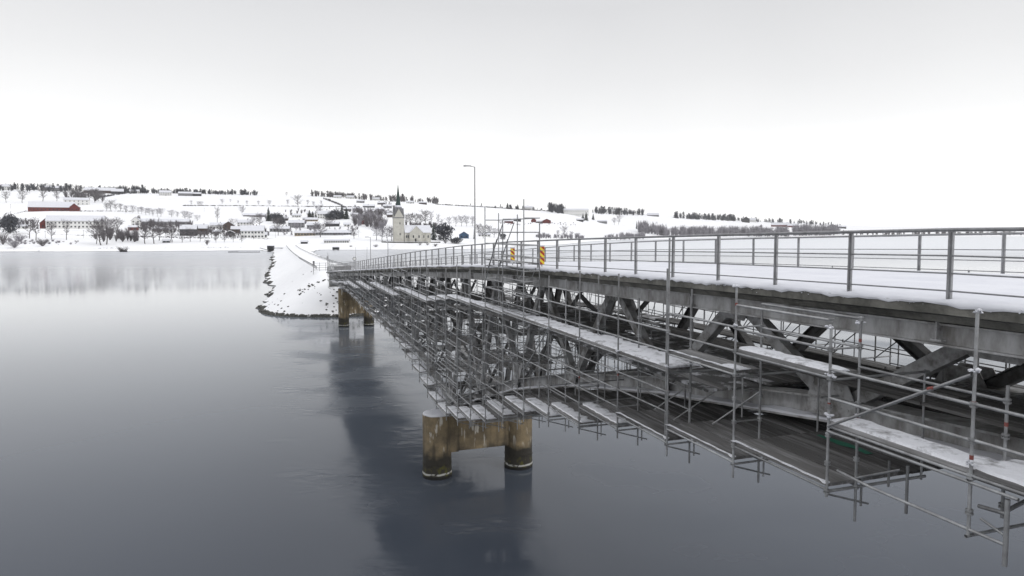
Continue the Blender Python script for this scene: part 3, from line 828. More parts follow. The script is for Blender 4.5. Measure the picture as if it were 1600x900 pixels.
# snow lying on the walkways
def snow_strip(s, s2, D0, D1, zb, rr, parent=scaf, off=None, th=.045, taper=0.0):
    off = SOFF if off is None else off
    rings = []; n_ = 14
    for i in range(n_+1):
        t_ = i/n_; a = s + (s2-s)*t_
        e0 = .02+.03*abs(sin(i*1.9+rr*7))*rr; e1 = .03+.14*abs(sin(i*1.1+rr*9))*rr + taper*t_
        if i in (0, n_): e0 += .03; e1 += .05
        z = zb; h_ = th*(.7+.5*abs(sin(i*.8+rr*5)))
        rings.append([P(a, D0+e0, z)-off, P(a, D1-e1, z)-off, P(a, D1-e1-.03, z-h_*.8)-off, P(a, (D0+D1)/2, z-h_)-off, P(a, D0+e0+.02, z-h_*.9)-off])
    MB().loft(rings).build('snow_strip', M['snow_thin'], parent, smooth=False)
for k in range(K0, K1):
    s, s2 = sk(k), sk(k+1); u, l = up(k)-.055-.032, low(k)-.05-.032
    r_ = random.Random(k*13+1)
    if k == 0: snow_strip(s, s2, 9.02, 9.63, u, .25, th=.05)
    elif k == 1: snow_strip(s, s2, 9.02, 9.60, u, .5, th=.035)
    elif k == 2: snow_strip(s, s2, 9.02, 9.12, u, .3, th=.025); snow_strip(s, s+.6, 9.05, 9.5, u, .6, th=.02)
    elif k < 7: snow_strip(s, s2, 9.0, 9.66 + (.5 if k < 5 else .25), u, 1.3, th=.05)
    else: snow_strip(s, s2, 9.0, 9.70, u, .8, th=.045)
    if k < 1: pass
    elif k <= 3: snow_strip(s, s2, 9.0, 9.05+.02*r_.random(), l, .2, th=.025)
    elif 4 <= k <= 11: snow_strip(s, s2, 9.02, 9.64, l, .7 if k > 5 else 1.4, th=.035)
    elif k < 18: snow_strip(s, s2, 9.02, 9.6, l, .8, th=.04)
    elif k % 2 == 0: snow_strip(s, s2, 9.02, 9.4, l, .8, th=.03)
# snow balls on couplers, red marks, couplers
cm = MB(); 
for a_, b_ in ((-.035, -.012), (.012, .035)): cm.tube((0,0,a_),(0,0,b_), .052, n=10, cap=True)
cm.tube((0,0,-.045),(0,0,.045), .032, n=10)
coup = cm.mesh('coupler', M['steel_tube'], smooth=False)
tape = MB().tube((0,0,-.03),(0,0,.03), .0262, n=10).mesh('red_band', M['red_tape'])
nc = 0
for k in range(-1, 15):
    for D in ROWS:
        z = up(k) - 1.0; 
        while z < low(k)+.1 and nc < 290:
            if z > deck(sk(k))-.1: inst('coupler', coup, scaf, Matrix.Translation(P(sk(k), D, z) - SOFF)); nc += 1
            z += .5
for k, D, z in ((0,9.0,2.35),(0,9.65,2.7),(1,9.0,2.98),(1,9.65,1.9),(2,9.0,1.5),(4,9.0,4.0),(3,9.0,3.9),(5,9.0,4.6),(0,9.0,3.1),(1,9.65,3.3)):
    inst('red_band', tape, scaf, Matrix.Translation(P(sk(k), D, z) - SOFF))
for s_, D_, z_ in ((sk(0)+.55, 8.94, 2.25),):
    tape2 = MB().tube(P(s_, D_, z_)-SOFF, P(s_+.10, D_, z_+.04)-SOFF, .028, n=8).build('red_band', M['red_tape'], scaf)
mb = MB(); rk = random.Random(4)
for k, D, z in ((0,9.0,1.10),(0,9.0,1.92),(1,9.0,1.66),(1,9.0,2.5),(1,9.65,1.6),(1,9.0,3.2),(2,9.0,1.15),(2,9.0,1.95),(3,9.0,3.3),(3,9.65,3.3),(4,9.0,3.35),(0,9.0,3.2),(1,9.65,3.25),(5,9.0,3.4),(6,9.0,3.4)):
    for _ in range(7):
        add_rock(mb, P(sk(k)+rk.uniform(-.06,.06), D+rk.uniform(-.05,.04), z-rk.uniform(.0,.05))-SOFF, rk.uniform(.02,.045), rk)
mb.build('snow_clumps', M['snow'], scaf, kind='stuff')
# green sheet lying on the lower platform, snow heap on the near edge
MB().loft([[P(10.2+i*.34, 10.9+.05*sin(i*2), low(1)+.0-.10-.02*sin(i*3))-SOFF, P(10.2+i*.34, 11.08+.06*sin(i), low(1)-.09)-SOFF] for i in range(5)], closed=False, caps=False).build('green_sheet', M['green'], scaf)

# ---- scaffold access tower rising past the railing
def tower(name, label, ks, tops, D0, D1, base_off, levels, ladder=True):
    e = empty(name, P(sk(ks[0]), D0, deck(sk(ks[0]))+0)*1, 0, label=label, category='scaffold tower'); off = e.location.copy()
    for i, k in enumerate(ks):
        for j, D in enumerate((D0, D1)):
            tube_el('standard', P(sk(k), D, deck(sk(k))+base_off-.3), P(sk(k), D, tops[i][j]), .0245)
    d0 = deck(sk(ks[1]))
    for i in range(len(ks)-1):
        for h_, rows in levels:
            for D in rows: tube_el('ledger', P(sk(ks[i]), D, d0-h_), P(sk(ks[i+1]), D, d0-h_), .022)
    for i, k in enumerate(ks):
        for h_, rows in levels:
            if d0 - h_ > min(tops[i]) : tube_el('transom', P(sk(k), D0, d0-h_), P(sk(k), D1, d0-h_), .022)
    for i in range(len(ks)-1):
        for D in (D0+.16, D1-.17):
            plank_el('plank', P(sk(ks[i])+.02, D, d0-.28), P(sk(ks[i+1])-.02, D, d0-.28), .30, .05, 'plank_snowy')
    if ladder:
        a0, a1 = sk(ks[0])+.2, sk(ks[1])-.1
        for D in (D0+.08, D1-.08):
            tube_el('stair_rail', P(a0, D, d0-.1), P(a1, D, d0+2.0), .02)
            tube_el('stair_rail', P(sk(ks[1])+.2, D, d0-1.9), P(sk(ks[2])-.2, D, d0+.1), .02); tube_el('stair_rail', P(sk(ks[1])+.3, D-.25, d0-1.2), P(sk(ks[2])-.3, D-.25, d0+1.0), .02)
        for i in range(8):
            t_ = (i+.5)/8; plank_el('step', P(a0+(a1-a0)*t_-.1, (D0+D1)/2, d0-.1+2.1*t_), P(a0+(a1-a0)*t_+.1, (D0+D1)/2, d0-.1+2.1*t_), .5, .03, 'plank')
    emit(e, off)
    return e
dd = [deck(sk(k)) for k in (7,8,9)]
tower('scaffold_tower', 'snowy scaffold access tower rising beside the hazard boards on the near bridge railing', (7,8,9),
      [(-1.25, -.32), (-.5, -.72), (-1.13, -.85)], 9.0, 9.65, 2.6, [(2.05,(9.65,)), (1.5,(9.0,9.65)), (1.0,(9.0,9.65)), (.5,(9.65,)), (0,(9.0,9.65)), (-.6,(9.0,)), (-1.0,(9.0,9.65)), (-1.7,(9.0,9.65))])
kk = (46, 47, 48)
dk = deck(sk(47))
tower('scaffold_tower', 'small distant scaffold tower at the far end of the bridge railing', kk, [(dk-2.2,dk-1.6),(dk-3.0,dk-2.0),(dk-3.3,dk-1.2)], 9.0, 9.65, 3.4,
      [(1.8,(9.0,9.65)),(1.3,(9.0,)),(1.0,(9.0,9.65)),(.5,(9.0,)),(0,(9.0,9.65)),(-.5,(9.0,)),(-1,(9.0,9.65)),(-2,(9.0,9.65)),(-3,(9.0,))], ladder=True)

# ---- hazard marker boards
def hazard(s, D, zb_top, hgt, wd, label):
    p = P(s, D, zb_top + hgt)
    e = empty('hazard_board', p, atan2(-p.x, p.y)*0.6, label=label, category='hazard board', group='striped hazard boards on the bridge railing')
    MB().box(-wd/2, wd/2, -.015, .015, 0, hgt).build('board', M['yellow'], e)
    nst = 3; per = hgt/nst
    for i in range(-1, nst+1):
        z0 = i*per + .12*hgt; rise = wd*.9
        # diagonal stripe clipped to the board (upper left to lower right)
        lo_l, hi_l = z0 + rise, z0 + rise + per*.5; lo_r, hi_r = z0, z0 + per*.5
        poly = []
        cl = lambda v: min(max(v, .004), hgt-.004)
        xs_ = [-wd/2+.004 + (wd-.008)*t_/6 for t_ in range(7)]
        lo_p = [(x, cl(lo_l + (lo_r-lo_l)*(t_/6))) for t_, x in enumerate(xs_)]; hi_p = [(x, cl(hi_l + (hi_r-hi_l)*(t_/6))) for t_, x in enumerate(xs_)]
        if max(b[1]-a[1] for a, b in zip(lo_p, hi_p)) < .02: continue
        mb = MB(); mb.loft([[(a[0],-.019,a[1]), (a[0],-.016,a[1]), (b[0],-.016,max(b[1],a[1]+.001)), (b[0],-.019,max(b[1],a[1]+.001))] for a, b in zip(lo_p, hi_p)])
        mb.build('stripe', M['sign_red'], e)
    MB().box(-wd/2-.01, wd/2+.01, -.02, .02, hgt, hgt+.05).build('snow_cap', M['snow'], e)
    MB().box(-.02,.02,.016,.05,-.35,hgt*.95).build('post', M['rail'], e)
hazard(26.3, 10.4, .61, .74, .215, 'nearer yellow and red striped hazard board, right of the scaffold tower')
hazard(30.0, 10.4, .77, .60, .20, 'farther yellow and red striped hazard board, seen through the scaffold tower poles')

# ---- street lamps
def lamp(s, D, hgt, label, arm=-1):
    p = P(s, D, deck(s)); e = empty('street_lamp', p, TH, label=label, category='street lamp', group='street lamps along the far side of the bridge road')
    MB().tube((0,0,-.05),(0,0,1.6), .095, .085, n=12).tube((0,0,1.6),(0,0,hgt), .07, .05, n=12).build('pole', M['pole'], e, smooth=True)
    MB().tube((0,0,hgt-.03),(arm*.55,0,hgt+.05), .035, n=8).build('arm', M['pole'], e)
    mb = MB(); x0, x1 = arm*.35, arm*.95
    mb.loft([[(x0,-.08,hgt+.02),(x0,.08,hgt+.02),(x0,.06,hgt+.12),(x0,-.06,hgt+.12)], [(x1,-.14,hgt-.02),(x1,.14,hgt-.02),(x1,.10,hgt+.14),(x1,-.10,hgt+.14)], [(x1+arm*.12,-.1,hgt),(x1+arm*.12,.1,hgt),(x1+arm*.12,.07,hgt+.1),(x1+arm*.12,-.07,hgt+.1)]])
    mb.build('lantern', M['pole'], e)
lamp(61.5, 17.6, 9.25, 'tallest grey street lamp, left of the scaffold tower above the bridge railing')
lamp(114, 17.6, 4.7, 'thin pole in front of the river bank left of the church')
lamp(136, 17.6, 6.6, 'tall thin pole beside the small distant scaffold tower')

# ================================================================= FAR SHORE OBJECTS
HOUSES = 0
win_me = {}
def window_mesh(w_, h_):
    key = (round(w_,1), round(h_,1))
    if key not in win_me: win_me[key] = MB().box(-w_/2, w_/2, -.06, .06, 0, h_).mesh('window', M['glass'])
    return win_me[key]
def house(name, cat, px0, px1, py0, py1, wall, label, roof='x', roof_frac=.4, wins=None, depth=None, yaw=0, chim=1, door=True, snow=True, group=None, wmat=None):
    """a gabled house standing on the shore: px0..px1 wide, py1 its foot, py0 its ridge, seen from the bridge"""
    p, Y = place((px0+px1)/2, py1, 0.0); sc = Y / F
    W = (px1-px0)*sc; HT = (py1-py0)*sc; RH = HT*roof_frac; WH = HT - RH; Dp = depth or min(W*.7, 11)
    rz = -atan2(p.x, p.y)*.7 + yaw
    e = empty(name, p + Vector((0, Dp/2, 0)), rz, label=label, category=cat)
    if group: e['group'] = group
    m = MB(); x0, x1, y0, y1 = -W/2, W/2, -Dp/2, Dp/2
    if roof == 'x':
        prof = [(y0,-1.5),(y1,-1.5),(y1,WH),(0,WH+RH-.1),(y0,WH)]
        m.loft([[(x0,a,b) for a, b in prof], [(x1,a,b) for a, b in prof]])
    else:
        prof = [(x0,-1.5),(x1,-1.5),(x1,WH),(0,WH+RH-.1),(x0,WH)]
        m.loft([[(a,y0,b) for a, b in prof], [(a,y1,b) for a, b in prof]])
    m.build('wall', M[wall], e)
    ov = .5; t = .18
    def slabs(z_add, t, grow, nm, mm, par):
        mb = MB()
        if roof == 'x': half, span = Dp/2, (x0-ov-grow, x1+ov+grow)
        else: half, span = W/2, (y0-ov-grow, y1+ov+grow)
        sl_ = RH/half; ed = half + ov + grow
        pr = [(-ed, WH-sl_*(ov+grow)+z_add), (0, WH+RH+z_add), (ed, WH-sl_*(ov+grow)+z_add), (ed, WH-sl_*(ov+grow)+z_add+t), (0, WH+RH+z_add+t), (-ed, WH-sl_*(ov+grow)+z_add+t)]
        if roof == 'x': mb.loft([[(q, a, b) for a, b in pr] for q in span])
        else: mb.loft([[(a, q, b) for a, b in pr] for q in span])
        return mb.build(nm, mm, par)
    rf = slabs(0, t, 0, 'roof', M['black_paint'], e)
    if snow: slabs(t+.003, .32, -.06, 'snow_cover', M['snow'], rf)
    if chim:
        MB().box(W*.15, W*.15+.8, -.4, .4, WH+RH*.3, WH+RH+1.3).build('chimney', M['brown_paint'], rf)
    if wins is None: wins = (max(2, int(W/3.6)), 2 if WH > 5.2 else 1)
    nx, ny = wins
    for j in range(ny):
        fh = WH/ny; wh = min(fh*.52, 1.9)
        for i in range(nx):
            xx = x0 + W*(i+.5)/nx; me = window_mesh(min(1.9, W/nx*.58), wh)
            inst('window', me, e, Matrix.Translation((xx, y0-.02, fh*j + fh*.32)))
    if door: MB().box(-.55+W*.06, .55+W*.06, y0-.08, y0+.05, -.6, min(2.1, WH*.8)).build('door', M['brown_paint'], e)
    return e

HL = [
 ('barn','barn',46,107,317,331.5,'red_paint','long low red barn with snowy roof on the upper left slope',dict(roof_frac=.56,wins=(12,1),depth=12,chim=0)),
 ('barn','barn',106,118.5,319.5,331.5,'red_paint','red barn gable end joined to the right of the long red barn',dict(roof='y',roof_frac=.45,wins=(2,1),depth=14,chim=0)),
 ('house','house',99,133,309.5,321,'white_paint','white two storey house right behind the long red barn',dict(roof_frac=.3,wins=(6,2))),
 ('apartment_block','apartments',74,152,338,358,'white_paint','long white apartment row with dark windows near the left shore',dict(roof_frac=.4,wins=(15,2),depth=14,chim=0)),
 ('house','house',60,76,342,358,'red_paint','dark red gabled house at the left end of the white apartment row',dict(roof='y',roof_frac=.45,wins=(2,1))),
 ('shed','shed',198,212,352.5,361,'red_paint','small red shed beside the white house behind the big shore trees',dict(roof_frac=.35,wins=(2,1),chim=0)),
 ('house','house',203,216,340,354,'white_paint','white house with steep roof above the small red shed',dict(roof='y',roof_frac=.4,wins=(2,2))),
 ('house','house',-8,10,288,297.5,'white_paint','pale house at the far left edge near the skyline',{}),
 ('house','house',66,92,291,299,'grey_paint','grey house with snowy roof on the left skyline above the red barn',{}),
 ('house','house',72,86,290,295,'white_paint','small white house behind the grey skyline house at left',dict(door=False)),
 ('farmhouse','farm building',131,174,294,303,'brown_paint','long dark farm building on the left skyline among trees',dict(roof_frac=.5,wins=(9,1),chim=0)),
 ('farmhouse','farm building',172,189,296,304,'black_paint','dark low building at the right end of the long skyline farm building',dict(roof_frac=.5)),
 ('school_building','school',216,288,343,352.5,'grey_paint','long low grey building under a snowy roof left of the village houses',dict(roof_frac=.45,wins=(14,1),chim=0,depth=16)),
 ('house','house',279,303,352,368,'black_paint','black wooden house with snowy roof behind the shore trees',dict(roof_frac=.4,wins=(4,2))),
 ('house','house',303,321,351,366,'brown_paint','brown house directly right of the black wooden house',dict(roof_frac=.4,wins=(3,1))),
 ('house','house',326,348,349,359,'white_paint','white low house left of the brown gable house',dict(roof_frac=.4)),
 ('house','house',347,363,347,361,'brown_paint','tall brown gable house left of the big white villa',dict(roof='y',roof_frac=.38,wins=(2,2))),
 ('house','house',359,376,354,365,'brown_paint','low brown house between the gable house and the white villa',dict(roof_frac=.4)),
 ('shed','shed',352,364,361,368.5,'black_paint','small black shed in front of the brown gable house',dict(roof='y',chim=0,wins=(1,1))),
 ('villa','villa',375,409,353,373,'white_paint','big white villa with snowy roof near the shore left of the causeway',dict(roof_frac=.4,wins=(7,2),depth=11)),
 ('house','house',383,397,352,368,'white_paint','white gabled front wing standing out from the big white villa',dict(roof='y',roof_frac=.35,wins=(3,2),depth=14)),
 ('house','house',408,416,364,372,'white_paint','low white annex at the right end of the big white villa',dict(roof_frac=.4,chim=0)),
 ('house','house',369,391,344.5,354.5,'white_paint','white house with a wide snowy roof just above the big white villa',{}),
 ('farmhouse','farm building',379,411,335,340,'brown_paint','low brown farm building in the field left of the dark spruces',dict(roof_frac=.6,wins=(8,1),chim=0)),
 ('house','house',420,434,354.5,363,'grey_paint','left of the two grey houses in the open snow right of the villa',{}),
 ('house','house',434,450,354.5,363.5,'grey_paint','right one of the two grey houses in open snow right of the villa',{}),
 ('house','house',449,473,345,356.5,'grey_paint','grey two storey house with trees in front above the causeway road',dict(roof_frac=.35,wins=(5,2))),
 ('house','house',472,494,341,347,'ochre_paint','low ochre house beside the three small spruces',dict(roof_frac=.5)),
 ('house','house',495,521,331,343,'white_paint','white house with snow roof left of the dark spruces in the village',{}),
 ('house','house',478,497,349,358,'grey_paint','small grey house left of the frosted willow in the village',{}),
 ('house','house',507,528,347,354.5,'black_paint','black house with flat looking snow roof above the long white hall',{}),
 ('hall_building','hall',459,490,361,369,'ochre_paint','ochre hall with snowy roof at the left end of the long low hall',dict(roof_frac=.4,wins=(7,1),chim=0)),
 ('hall_building','hall',488,547,360,367.5,'grey_paint','long low grey hall with wide snowy roof above the bay',dict(roof_frac=.5,wins=(14,1),chim=0)),
 ('boathouse','boathouse',505,543,374.5,380.5,'white_paint','long low white shed with a row of dark openings on the bay shore',dict(roof_frac=.3,wins=(11,1),chim=0,door=False)),
 ('shed','shed',469,479,376,381,'black_paint','little black shed left of the long white shed on the bay shore',dict(chim=0)),
 ('house','house',566,584,321,326,'black_paint','long black barn with snowy roof in the upper village near the spire',dict(roof_frac=.5,chim=0)),
 ('house','house',551,563,324,330,'grey_paint','grey house left of the black barn in the upper village',{}),
 ('house','house',586,598,325,331,'brown_paint','brown house right of the black barn in the upper village',{}),
 ('house','house',598,611,321,327,'grey_paint','grey house just left of the church spire',{}),
 ('house','house',589,601,317,321.5,'brown_paint','small brown house on the ridge just above the upper village',dict(chim=0)),
 ('house','house',546,558,334,340,'white_paint','white house at the top edge of the dark village wood',{}),
 ('house','house',568,580,334,340,'white_paint','white house behind the dark village wood below the black barn',{}),
 ('house','house',604,614,334,341,'brown_paint','brown house close behind the church tower on its left',{}),
 ('house','house',563,571,344,351,'red_paint','little red house showing through the dark village wood',dict(roof='y',wins=(1,1),chim=0)),
 ('house','house',247,264,299,307,'white_paint','leftmost white farmhouse on the ridge above the open field',{}),
 ('farmhouse','farm building',277,297,301,307.5,'grey_paint','grey farm building on the ridge above the open field',dict(chim=0)),
 ('house','house',296,311,302,307.5,'black_paint','black roofed building at the right end of the ridge farm',dict(chim=0)),
 ('house','house',520,532,306,310.5,'white_paint','left white house on the ridge among trees above the village',dict(chim=0)),
 ('house','house',540,552,306,311,'white_paint','right white house on the ridge among trees above the village',dict(chim=0)),
 ('house','house',577,592,309,313.5,'white_paint','white house on the skyline left of the church spire',dict(chim=0)),
 ('house','house',536,546,349,355,'white_paint','small white house between the black house and the dark village wood',dict(chim=0)),
 ('house','house',478,490,333,338,'white_paint','white house half hidden behind the three small spruces',dict(chim=0)),
 ('house','house',455,468,336,341.5,'white_paint','white house on the slope above the grey two storey house',dict(chim=0)),
 ('house','house',436,448,340,345.5,'brown_paint','brown house right of the dark evergreen thicket',dict(chim=0)),
 ('house','house',572,583,328,333,'white_paint','white house just below the black barn in the upper village',dict(chim=0)),
 ('house','house',602,613,330,335.5,'black_paint','black house below the grey house left of the spire',dict(chim=0)),
 ('house','house',536,547,325,330,'brown_paint','brown house at the left edge of the upper village',dict(chim=0)),
 ('house','house',556,568,314,318.5,'grey_paint','grey house on the ridge left of the small brown ridge house',dict(chim=0)),
 ('house','house',634,646,315,319.5,'white_paint','left white house on the ridge right of the church spire',dict(chim=0)),
 ('house','house',654,666,316,320.5,'brown_paint','brown house on the ridge right of the church spire',dict(chim=0)),
 ('house','house',330,343,359.5,366,'white_paint','white house in front of the shore thicket left of the gable house',dict(chim=0)),
 ('house','house',236,250,355,362,'brown_paint','brown house behind the shore trees below the long grey building',dict()),
 ('house','house',252,266,356,363,'white_paint','white house behind the shore trees below the long grey building',dict()),
 ('house','house',25,40,352,358,'white_paint','low white house beside the dark evergreen at the left edge',dict()),
 ('house','house',200,214,297,303,'white_paint','white house on the left ridge between the dark farm building and the field farm',dict(chim=0)),
 ('house','house',717,732,362.5,373,'blue_paint','dark blue gabled house beside the shore right of the church',dict(roof='y',roof_frac=.45,wins=(2,1),chim=0)),
 ('house','house',747,766,364,370,'white_paint','low white house right of the dark blue house',dict(roof_frac=.45)),
 ('house','house',788,802,344.5,350,'red_paint','low red farmhouse seen through the scaffold tower poles',{}),
 ('house','house',802,814,341.5,347,'black_paint','black farmhouse seen through the scaffold tower above the snowfield',{}),
 ('barn','barn',830,838,342,348,'red_paint','small red gabled barn left of the two bigger farm buildings on the right field',dict(roof='y',wins=(1,1),chim=0)),
 ('barn','barn',838,850,345.5,349.5,'brown_paint','low brown barn between the two red barns on the right field',dict(chim=0,wins=(3,1))),
 ('barn','barn',848,861,343,350,'red_paint','bigger red barn right of the low brown barn',dict(roof='y',wins=(3,1),chim=0)),
 ('house','house',820,832,322,329,'white_paint','white house on the skyline left of the white apartment block',dict(chim=0)),
 ('apartment_block','apartments',878,920,327,338,'white_paint','white apartment block on the right hill with a dark wood at its left',dict(roof_frac=.22,wins=(12,2),chim=0)),
 ('house','house',901,912,341.5,346,'black_paint','small black house below the white apartment block',dict(chim=0)),
 ('house','house',934,949,344,349,'grey_paint','grey house at the end of the track below the right hill',dict(chim=0)),
 ('house','house',952,966,328.5,333.5,'white_paint','left white house at the foot of the dark ridge wood',dict(chim=0)),
 ('house','house',978,992,329.5,334.5,'white_paint','right white house at the foot of the dark ridge wood',dict(chim=0)),
 ('house','house',1012,1030,333,338.5,'grey_paint','grey snow roofed farmhouse on the skyline right of the ridge wood',dict(roof_frac=.6,chim=0)),
 ('house','house',1161,1172,339,348,'black_paint','tall black gable house on the distant right skyline',dict(roof='y',wins=(2,2),chim=0)),
 ('house','house',1172,1182,341,347.5,'white_paint','white house touching the tall black gable house on the skyline',dict(chim=0)),
 ('barn','barn',1207,1233,348,354.5,'red_paint','long red farm building in the distant field on the right',dict(roof_frac=.55,chim=0,wins=(6,1))),
 ('barn','barn',1232,1249,350,355.5,'red_paint','red barn at the right end of the long red farm building',dict(roof_frac=.5,chim=0,wins=(3,1))),
 ('house','house',1296,1308,350.5,356.5,'black_paint','black gabled farmhouse near the right end of the distant shore',dict(roof='y',chim=0,wins=(1,1))),
 ('barn','barn',1308,1323,353,357,'black_paint','low black barn beside the last farmhouse on the right',dict(chim=0,wins=(3,1))),
]
for nm, cat, a, b, c, d, wl, lab, kw in HL: house(nm, cat, a, b, c, d, wl, lab, **kw)

# ---- church
def church():
    p, Y = place(652, 377.5, 0.2); sc = Y / F
    e = empty('church', p, radians(8) - atan2(p.x, p.y), label='cream church with tall dark green spire standing above the bay', category='church')
    u = sc
    def px(x): return (x - 652) * u
    h = lambda y: (377.5 - y) * u
    # tower
    tx0, tx1 = px(615.2), px(631); W = tx1 - tx0; cx = (tx0+tx1)/2; hw = W/2; ty = 2
    zt = h(341); zg = h(326)
    MB().box(tx0, tx1, ty-hw, ty+hw, -2, zt).build('tower_wall', M['cream'], e)
    MB().box(tx0-.25, tx1+.25, ty-hw-.25, ty+hw+.25, zt, zt+.35).build('cornice', M['slate'], e)
    # four gables with crossing roofs
    mb = MB()
    for ax in (0, 1):
        pr = [(-hw, zt+.35), (hw, zt+.35), (0, zg)]
        ring = lambda q: [((cx+a, ty+q, b) if ax == 0 else (cx+q, ty+a, b)) for a, b in pr]
        mb.loft([ring(-hw), ring(hw)])
    mb.build('gable', M['cream'], e)
    for ax in (0, 1):
        mb = MB(); g = hw + .25
        pr = [(-hw-.3, zt+.2), (0, zg+.0), (hw+.3, zt+.2), (hw+.3, zt+.5), (0, zg+.32), (-hw-.3, zt+.5)]
        ring = lambda q: [((cx+a, ty+q, b) if ax == 0 else (cx+q, ty+a, b)) for a, b in pr]
        mb.loft([ring(-g+.02*ax), ring(g-.02*ax)]); rf = mb.build('tower_roof', M['slate'], e)
    # steep grey helm between the gables
    mb = MB(); r0, r1 = hw*.98, hw*.62
    mb.loft([[(cx+r0*a, ty+r0*b, zt+.3) for a, b in ((-1,-1),(1,-1),(1,1),(-1,1))], [(cx+r1*a, ty+r1*b, h(324)) for a, b in ((-1,-1),(1,-1),(1,1),(-1,1))]])
    mb.build('helm_roof', M['slate'], e)
    mb = MB(); mb.loft([[(cx+r*cos(i*pi/4+.39), ty+r*sin(i*pi/4+.39), z) for i in range(8)] for r, z in ((hw*.64, h(324.5)), (hw*.66, h(322.5)), (hw*.36, h(320)))])
    mb.build('snow_cover', M['snow'], e)
    mb = MB(); mb.loft([[(cx+r*cos(i*pi/4+.39), ty+r*sin(i*pi/4+.39), z) for i in range(8)] for r, z in ((hw*.50, h(321)), (hw*.44, h(318)), (hw*.31, h(308)), (hw*.16, h(298)), (hw*.06, h(291)), (.03, h(287)))])
    mb.build('spire', M['copper'], e)
    for y in (349.0, 365.5): MB().box(cx+.6, cx+1.6, ty-hw-.12, ty-hw+.1, h(y+1.6), h(y-1.6)).build('tower_window', M['glass'], e)
    # nave
    nx0, nx1 = px(631.6), px(672); wh = h(363); rh = h(352.3); y0, y1 = -4.5, 8.5; my = (y0+y1)/2
    pr = [(y0,-2),(y1,-2),(y1,wh),(my,rh),(y0,wh)]
    MB().loft([[(nx0,a,b) for a,b in pr],[(nx1,a,b) for a,b in pr]]).build('nave_wall', M['cream'], e)
    pr = [(y0-.4,wh-.3),(my,rh+.05),(y1+.4,wh-.3),(y1+.4,wh+.2),(my,rh+.5),(y0-.4,wh+.2)]
    MB().loft([[(nx0,a,b) for a,b in pr],[(nx1+.4,a,b) for a,b in pr]]).build('roof', M['snow'], e)
    gx0, gx1 = px(639), px(659.5); gm = (gx0+gx1)/2; gz = h(353); gy = y0-2.6
    pr = [(gx0,-2),(gx1,-2),(gx1,wh),(gm,gz),(gx0,wh)]
    MB().loft([[(a,gy,b) for a,b in pr],[(a,my,b) for a,b in pr]]).build('transept', M['cream'], e)
    pr = [(gx0-.5,wh-.5),(gm,gz+.05),(gx1+.5,wh-.5),(gx1+.5,wh),(gm,gz+.55),(gx0-.5,wh)]
    MB().loft([[(a,gy-.3,b) for a,b in pr],[(a,my,b) for a,b in pr]]).build('transept_roof', M['snow'], e)
    for x_, yy in ((634.5, y0), (637.2, y0), (644.5, gy), (653.2, gy), (661, y0), (668, y0)):
        mb = MB(); X = px(x_); z0_, z1_ = h(371.2), h(368)
        ring = [(X-.65,z0_),(X+.65,z0_),(X+.65,z1_)] + [(X+.65*cos(t_), z1_+.65*sin(t_)) for t_ in (pi/4, pi/2, 3*pi/4)] + [(X-.65,z1_)]
        mb.loft([[(a,yy-.12,b) for a,b in ring],[(a,yy+.1,b) for a,b in ring]]); mb.build('window', M['glass'], e)
    MB().box(px(648)-.8, px(648)+.8, gy-.15, gy+.1, -.5, h(372.3)).build('door', M['black_paint'], e)
    for x_ in (639, 659.5, 664.5, 671.6): MB().box(px(x_)-.25, px(x_)+.25, (gy if x_ < 660 else y0)-.35, (gy if x_ < 660 else y0)-.004, -2, wh-.6).build('buttress', M['cream'], e)
church()
def wall_line(pts, hgt, th, name, m, label, cat, snow=True):
    ps = [place(a, b, .3)[0] for a, b in pts]; c = ps[len(ps)//2].copy(); e = empty(name, c, label=label, category=cat)
    mb = MB(); mb.loft([[q-c+Vector((0,0,-.8)), q-c+Vector((0,th,-.8)), q-c+Vector((0,th,hgt)), q-c+Vector((0,0,hgt))] for q in ps]); mb.build('wall', m, e)
    if snow:
        mb = MB(); mb.loft([[q-c+Vector((0,-.1,hgt)), q-c+Vector((0,th+.1,hgt)), q-c+Vector((0,th,hgt+.22)), q-c+Vector((0,0,hgt+.22))] for q in ps]); mb.build('snow_cover', M['snow'], e)
wall_line([(596,378.6),(615,379.2),(640,379.3),(665,379.3),(688,379)], 1.2, .6, 'stone_wall', M['rock'], 'low dark stone wall below the churchyard', 'wall')

